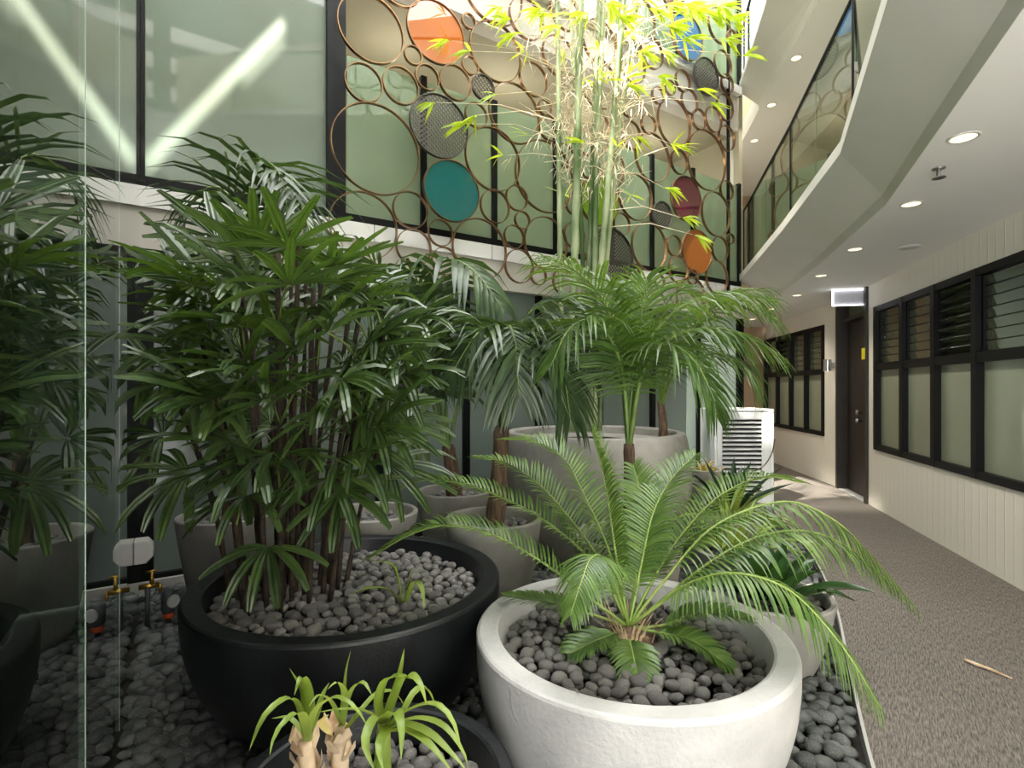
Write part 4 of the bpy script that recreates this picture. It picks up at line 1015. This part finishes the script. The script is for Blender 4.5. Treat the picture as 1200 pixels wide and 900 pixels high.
# ---- bamboo
bam = thing('bamboo', 'tall bamboo clump with sunlit dry sheaths and yellow-green leaves in the large planter', 'plant', (D5[0] - .05, D5[1], .92))
CN = [([(664, 505, 4.3), (658, 380, 4.32), (655, 200, 4.35), (654, 60, 4.4), (650, -120, 4.4)], .019), ([(669, 505, 4.15), (672, 350, 4.15), (676, 200, 4.15), (679, 60, 4.15), (684, -140, 4.15)], .027),
 ([(684, 505, 4.45), (690, 350, 4.4), (694, 200, 4.35), (699, 80, 4.3), (708, -120, 4.3)], .021), ([(690, 505, 4.2), (702, 340, 4.2), (716, 180, 4.2), (726, 60, 4.2), (742, -130, 4.2)], .024),
 ([(697, 505, 4.3), (697, 350, 4.3), (699, 190, 4.3), (705, 60, 4.3), (712, -120, 4.3)], .022), ([(679, 505, 4.6), (684, 350, 4.6), (676, 150, 4.6), (664, -80, 4.6)], .017), ([(703, 505, 4.5), (708, 350, 4.5), (730, 120, 4.5), (760, -80, 4.5)], .016)]
nodes_ = []
for c, r in CN:
    pts, ln = catmull(pp(c), 60); m = MB(); m.tube(pts, [r * 1.15 * (1.16 if i % 4 == 0 else 1) * (1 - .2 * i / 60) for i in range(60)], 10); o = m.build('cane', M['bamboo'], bam, smooth=True)
    for i in range(24, 60, 2): nodes_.append((pts[i], o))
TW = {}
def spray(mb, p, d, n, l, w):
    for k in range(n):
        dd = (d + V((R.uniform(-.9, .9), R.uniform(-.9, .9), R.uniform(-.7, .35)))).normalized(); q = p + d * R.uniform(0, .06); c = []
        for j in range(4):
            c.append(q.copy()); dd = (dd - Z * .13).normalized(); q = q + dd * l / 3
        s = dd.cross(V((R.uniform(-1, 1), R.uniform(-1, 1), R.uniform(.2, 1)))).normalized(); mb.blade(c, [w * .35, w, w * .7, .001], s, .3)
tw = MB(); lv = MB(); hv = MB()
for p, o in nodes_:
    up = (p.z - 2.6) / 2
    if p.z < 3.0: continue
    for k in range(3 if p.z > 3 else 2):
        a = R.uniform(0, 6.28); d = V((math.cos(a), math.sin(a), R.uniform(-.1, .7))).normalized(); l = R.uniform(.12, .5)
        q = p + d * l * .5 + Z * .02; e = p + d * l - Z * R.uniform(0, .08); tw.tube([p, q, e], [.004, .003, .0016], 4, cap=False)
        # dry sheaths cling to the nodes and twigs
        for _ in range(4): spray(hv, p.lerp(e, R.random()), V((R.uniform(-.5, .5), R.uniform(-.5, .5), -1)).normalized(), 1, R.uniform(.06, .17), .008)
        if R.random() < .10 + .15 * max(0, p.z - 3.8): spray(lv, e, d, R.randint(3, 5), R.uniform(.12, .2), .02)
for px, py, Y, n in [(512, 120, 4.0, 7), (560, 135, 4.0, 8), (548, 145, 4.0, 6), (530, 48, 4.0, 8), (552, 60, 4.0, 6), (588, 110, 4.1, 6), (600, 22, 4.1, 9), (590, 8, 4.1, 8), (605, 40, 4.1, 8), (660, 30, 4.0, 12), (690, 15, 4.0, 14),
    (738, 160, 4.1, 6), (778, 220, 4.2, 8), (798, 255, 4.2, 6), (812, 275, 4.2, 6), (790, 170, 4.2, 6), (770, 90, 4.1, 12), (745, 60, 4.1, 14), (780, 30, 4.1, 16), (810, 12, 4.1, 18), (830, 15, 4.2, 18), (850, 20, 4.2, 14), (845, 45, 4.2, 10), (868, 65, 4.2, 7),
    (840, 8, 4.1, 16), (800, 45, 4.1, 14), (760, 10, 4.1, 16), (725, 20, 4.1, 14), (770, 60, 4.1, 12), (815, 105, 4.2, 6), (830, 120, 4.2, 6), (710, 5, 4.1, 14), (640, 10, 4.1, 12), (735, 100, 4.1, 10), (800, 5, 4.2, 18), (780, 5, 4.2, 16)]:
    e = P(px, py, Y); d = V((R.uniform(.2, 1) * (1 if px > 690 else -1), -.2, -.15)).normalized(); src = min((a for a, _ in nodes_), key=lambda q: (q - e).length + abs(q.z - e.z - .1)); 
    tw.tube([src, src.lerp(e, .5) + Z * .06, e], [.004, .003, .0016], 4, cap=False); spray(lv, e, d, n, .17, .024)
tw.map(clamp_pt); lv.map(clamp_pt); hv.map(clamp_pt)
tw.build('twigs', M['sheath'], bam); q = hv.build('dry_sheaths', M['sheath'], bam); q['kind'] = 'stuff'; q = lv.build('foliage', M['bamboo_leaf'], bam); q['kind'] = 'stuff'

# ================================================================== SMALL THINGS
# taps and timers at the foot of the glass screen
def GP(l, b, z): p = F_G + D_G * l + N_G * b; return V((p.x, p.y, z))
t = thing('junction_cover', 'white plastic box cover fixed low on the glass screen above the taps', 'box', GP(3.5, .05, .52))
m = MB(); c = GP(3.5, .05, .47); poly = [(-.005, -.062), (.05, -.062), (.083, -.025), (.083, .03), (.058, .062), (-.005, .062)]
vs = [c + (N_G * (x - .045) + Z * y) - D_G * .05 for x, y in poly] + [c + (N_G * (x - .045) + Z * y) + D_G * .05 for x, y in poly]; n = 6
m.add(vs, [list(range(n))[::-1], [n + i for i in range(n)]] + [(i, (i + 1) % n, n + (i + 1) % n, n + i) for i in range(n)])
o = fixn(m.build('cover', M['white_plastic'], t)); bv = o.modifiers.new('bevel', 'BEVEL'); bv.width = .006; bv.segments = 2
t = thing('garden_tap', 'brass garden tap on a post in front of the glass screen corner', 'tap', GP(3.5, .06, 0))
p = GP(3.5, .06, .0)
m = MB(); m.tube([p + Z * .0, p + Z * .27], .013, 10); m.build('riser_pipe', M['grey_plastic'], t, smooth=True)
m = MB(); m.tube([p + Z * .27 - N_G * .04, p + Z * .27 + N_G * .055], .014, 10); m.tube([p + Z * .27 + N_G * .02, p + Z * .345 + N_G * .02], [.013, .007], 10)
m.tube([p + Z * .27 + N_G * .055, p + Z * .23 + N_G * .06], .011, 10); m.build('tap_body', M['brass'], t, smooth=True)
m = MB(); m.tube([p + Z * .35 + N_G * -.008, p + Z * .35 + N_G * .048], .006, 8); m.build('tap_handle', M['brass'], t, smooth=True)
t = thing('irrigation_timer', 'grey irrigation timer with round dial and orange collar below the brass tap', 'timer', p + N_G * .09)
q = p + N_G * .095
m = MB(); m.tube([q + Z * .11, q + Z * .125, q + Z * .215, q + Z * .23], [.03, .036, .036, .025], 16); m.build('timer_body', M['grey_plastic'], t, smooth=True)
m = MB(); dn = (-D_G * .8 + N_G * .6).normalized(); cq = q + Z * .175 + dn * .034; m.tube([cq, cq + dn * .012], .034, 22); m.build('dial', M['white_plastic'], t, auto=.6)
m = MB(); m.tube([q + Z * .075, q + Z * .085, q + Z * .11], [.02, .028, .026], 16); m.build('collar', M['orange_plastic'], t, smooth=True)
m = MB(); m.tube([q + Z * .08, q + Z * .03, q - D_G * .03 + Z * .0], .011, 10); m.build('hose', M['black_rubber'], t, smooth=True)
# fallen stick on the carpet
a, b = PZ(1130, 773, .03), PZ(1186, 795, .03); m = MB(); m.tube([a, a.lerp(b, .3), a.lerp(b, .6) + V((0, .004, .003)), b], [.007, .009, .006, .003], 8)
tag(m.build('dry_sheath', M['dry'], smooth=True, origin=a), 'dry tan palm sheath lying alone on the brown carpet', 'twig')
# ================================================================== LIGHT
wd = bpy.data.worlds.new('world'); SC.world = wd; wd.use_nodes = True; nt = wd.node_tree
bg = nt.nodes['Background']; bg.inputs[0].default_value = (1.0, .995, .975, 1); bg.inputs[1].default_value = 3.2
SUN = V((-.5, -.45, .75)).normalized()
GLINT = V((.30, -.35, .62)).normalized()  # direction of the added streak lamps only, apart from the sun
def shaft(target, along, la, lb, irr, spread=1.2, dist=8, name='sun_patch_lamp', SUN=SUN):
    """added collimated rectangular lamp standing in for a patch of sunlight"""
    ld = bpy.data.lights.new(name, 'AREA'); ld.shape = 'RECTANGLE'; ld.size = la; ld.size_y = lb; ld.spread = math.radians(spread); ld.energy = irr * la * lb; ld.color = (1, .95, .84)
    o = bpy.data.objects.new(name, ld); COL.objects.link(o); o.location = V(target) + SUN * dist
    x = (along - SUN * along.dot(SUN)).normalized(); z = SUN; y = z.cross(x)
    o.matrix_world = Matrix(((x.x, y.x, z.x, o.location.x), (x.y, y.y, z.y, o.location.y), (x.z, y.z, z.z, o.location.z), (0, 0, 0, 1)))
tA, zA, _ = bw_from_px(172, 193, -.015); tB, zB, _ = bw_from_px(332, 28, -.015); pa, pb = BW(tA, zA, -.015), BW(tB, zB, -.015)
al = pb - pa; alp = al - GLINT * al.dot(GLINT)
shaft((pa + pb) / 2, al, alp.length, .026, 20, 1.1, dist=6, SUN=GLINT, name='glint_streak_lamp')
pc, pd = BW(*bw_from_px(292, 88, -.015)[:2], -.015), BW(*bw_from_px(326, 54, -.015)[:2], -.015); shaft((pc + pd) / 2, pd - pc, (pd - pc).length, .012, 14, 1.0, dist=6, SUN=GLINT, name='glint_streak_lamp')
shaft(PZ(915, 566, .02), V((0, 1, 0)), 1.8, .9, 6, 1.5, dist=6)  # added lamp hung in mid-air to dapple the far carpet
shaft(P(715, 60, 4.25), V((1, 0, 0)), 2.4, 1.6, 1.5, 2.0)
for tt in (2.0, 3.2, 4.4, 5.6):  # added fill lamps without fixtures, brightening the back gallery
    ld = bpy.data.lights.new('gallery_fill', 'POINT'); ld.shadow_soft_size = .2; ld.energy = 5; ld.color = (1, .93, .8)
    o = bpy.data.objects.new('gallery_fill', ld); COL.objects.link(o); o.location = BW(tt, 4.2, -.7)
SC.view_settings.view_transform = 'Standard'; SC.view_settings.look = 'None'; SC.view_settings.gamma = 1; SC.view_settings.use_curve_mapping = False
SC.view_settings.exposure = 1.6
SC.cycles.use_denoising = True; SC.cycles.max_bounces = 8; SC.cycles.transparent_max_bounces = 24; SC.cycles.caustics_reflective = False; SC.cycles.caustics_refractive = False
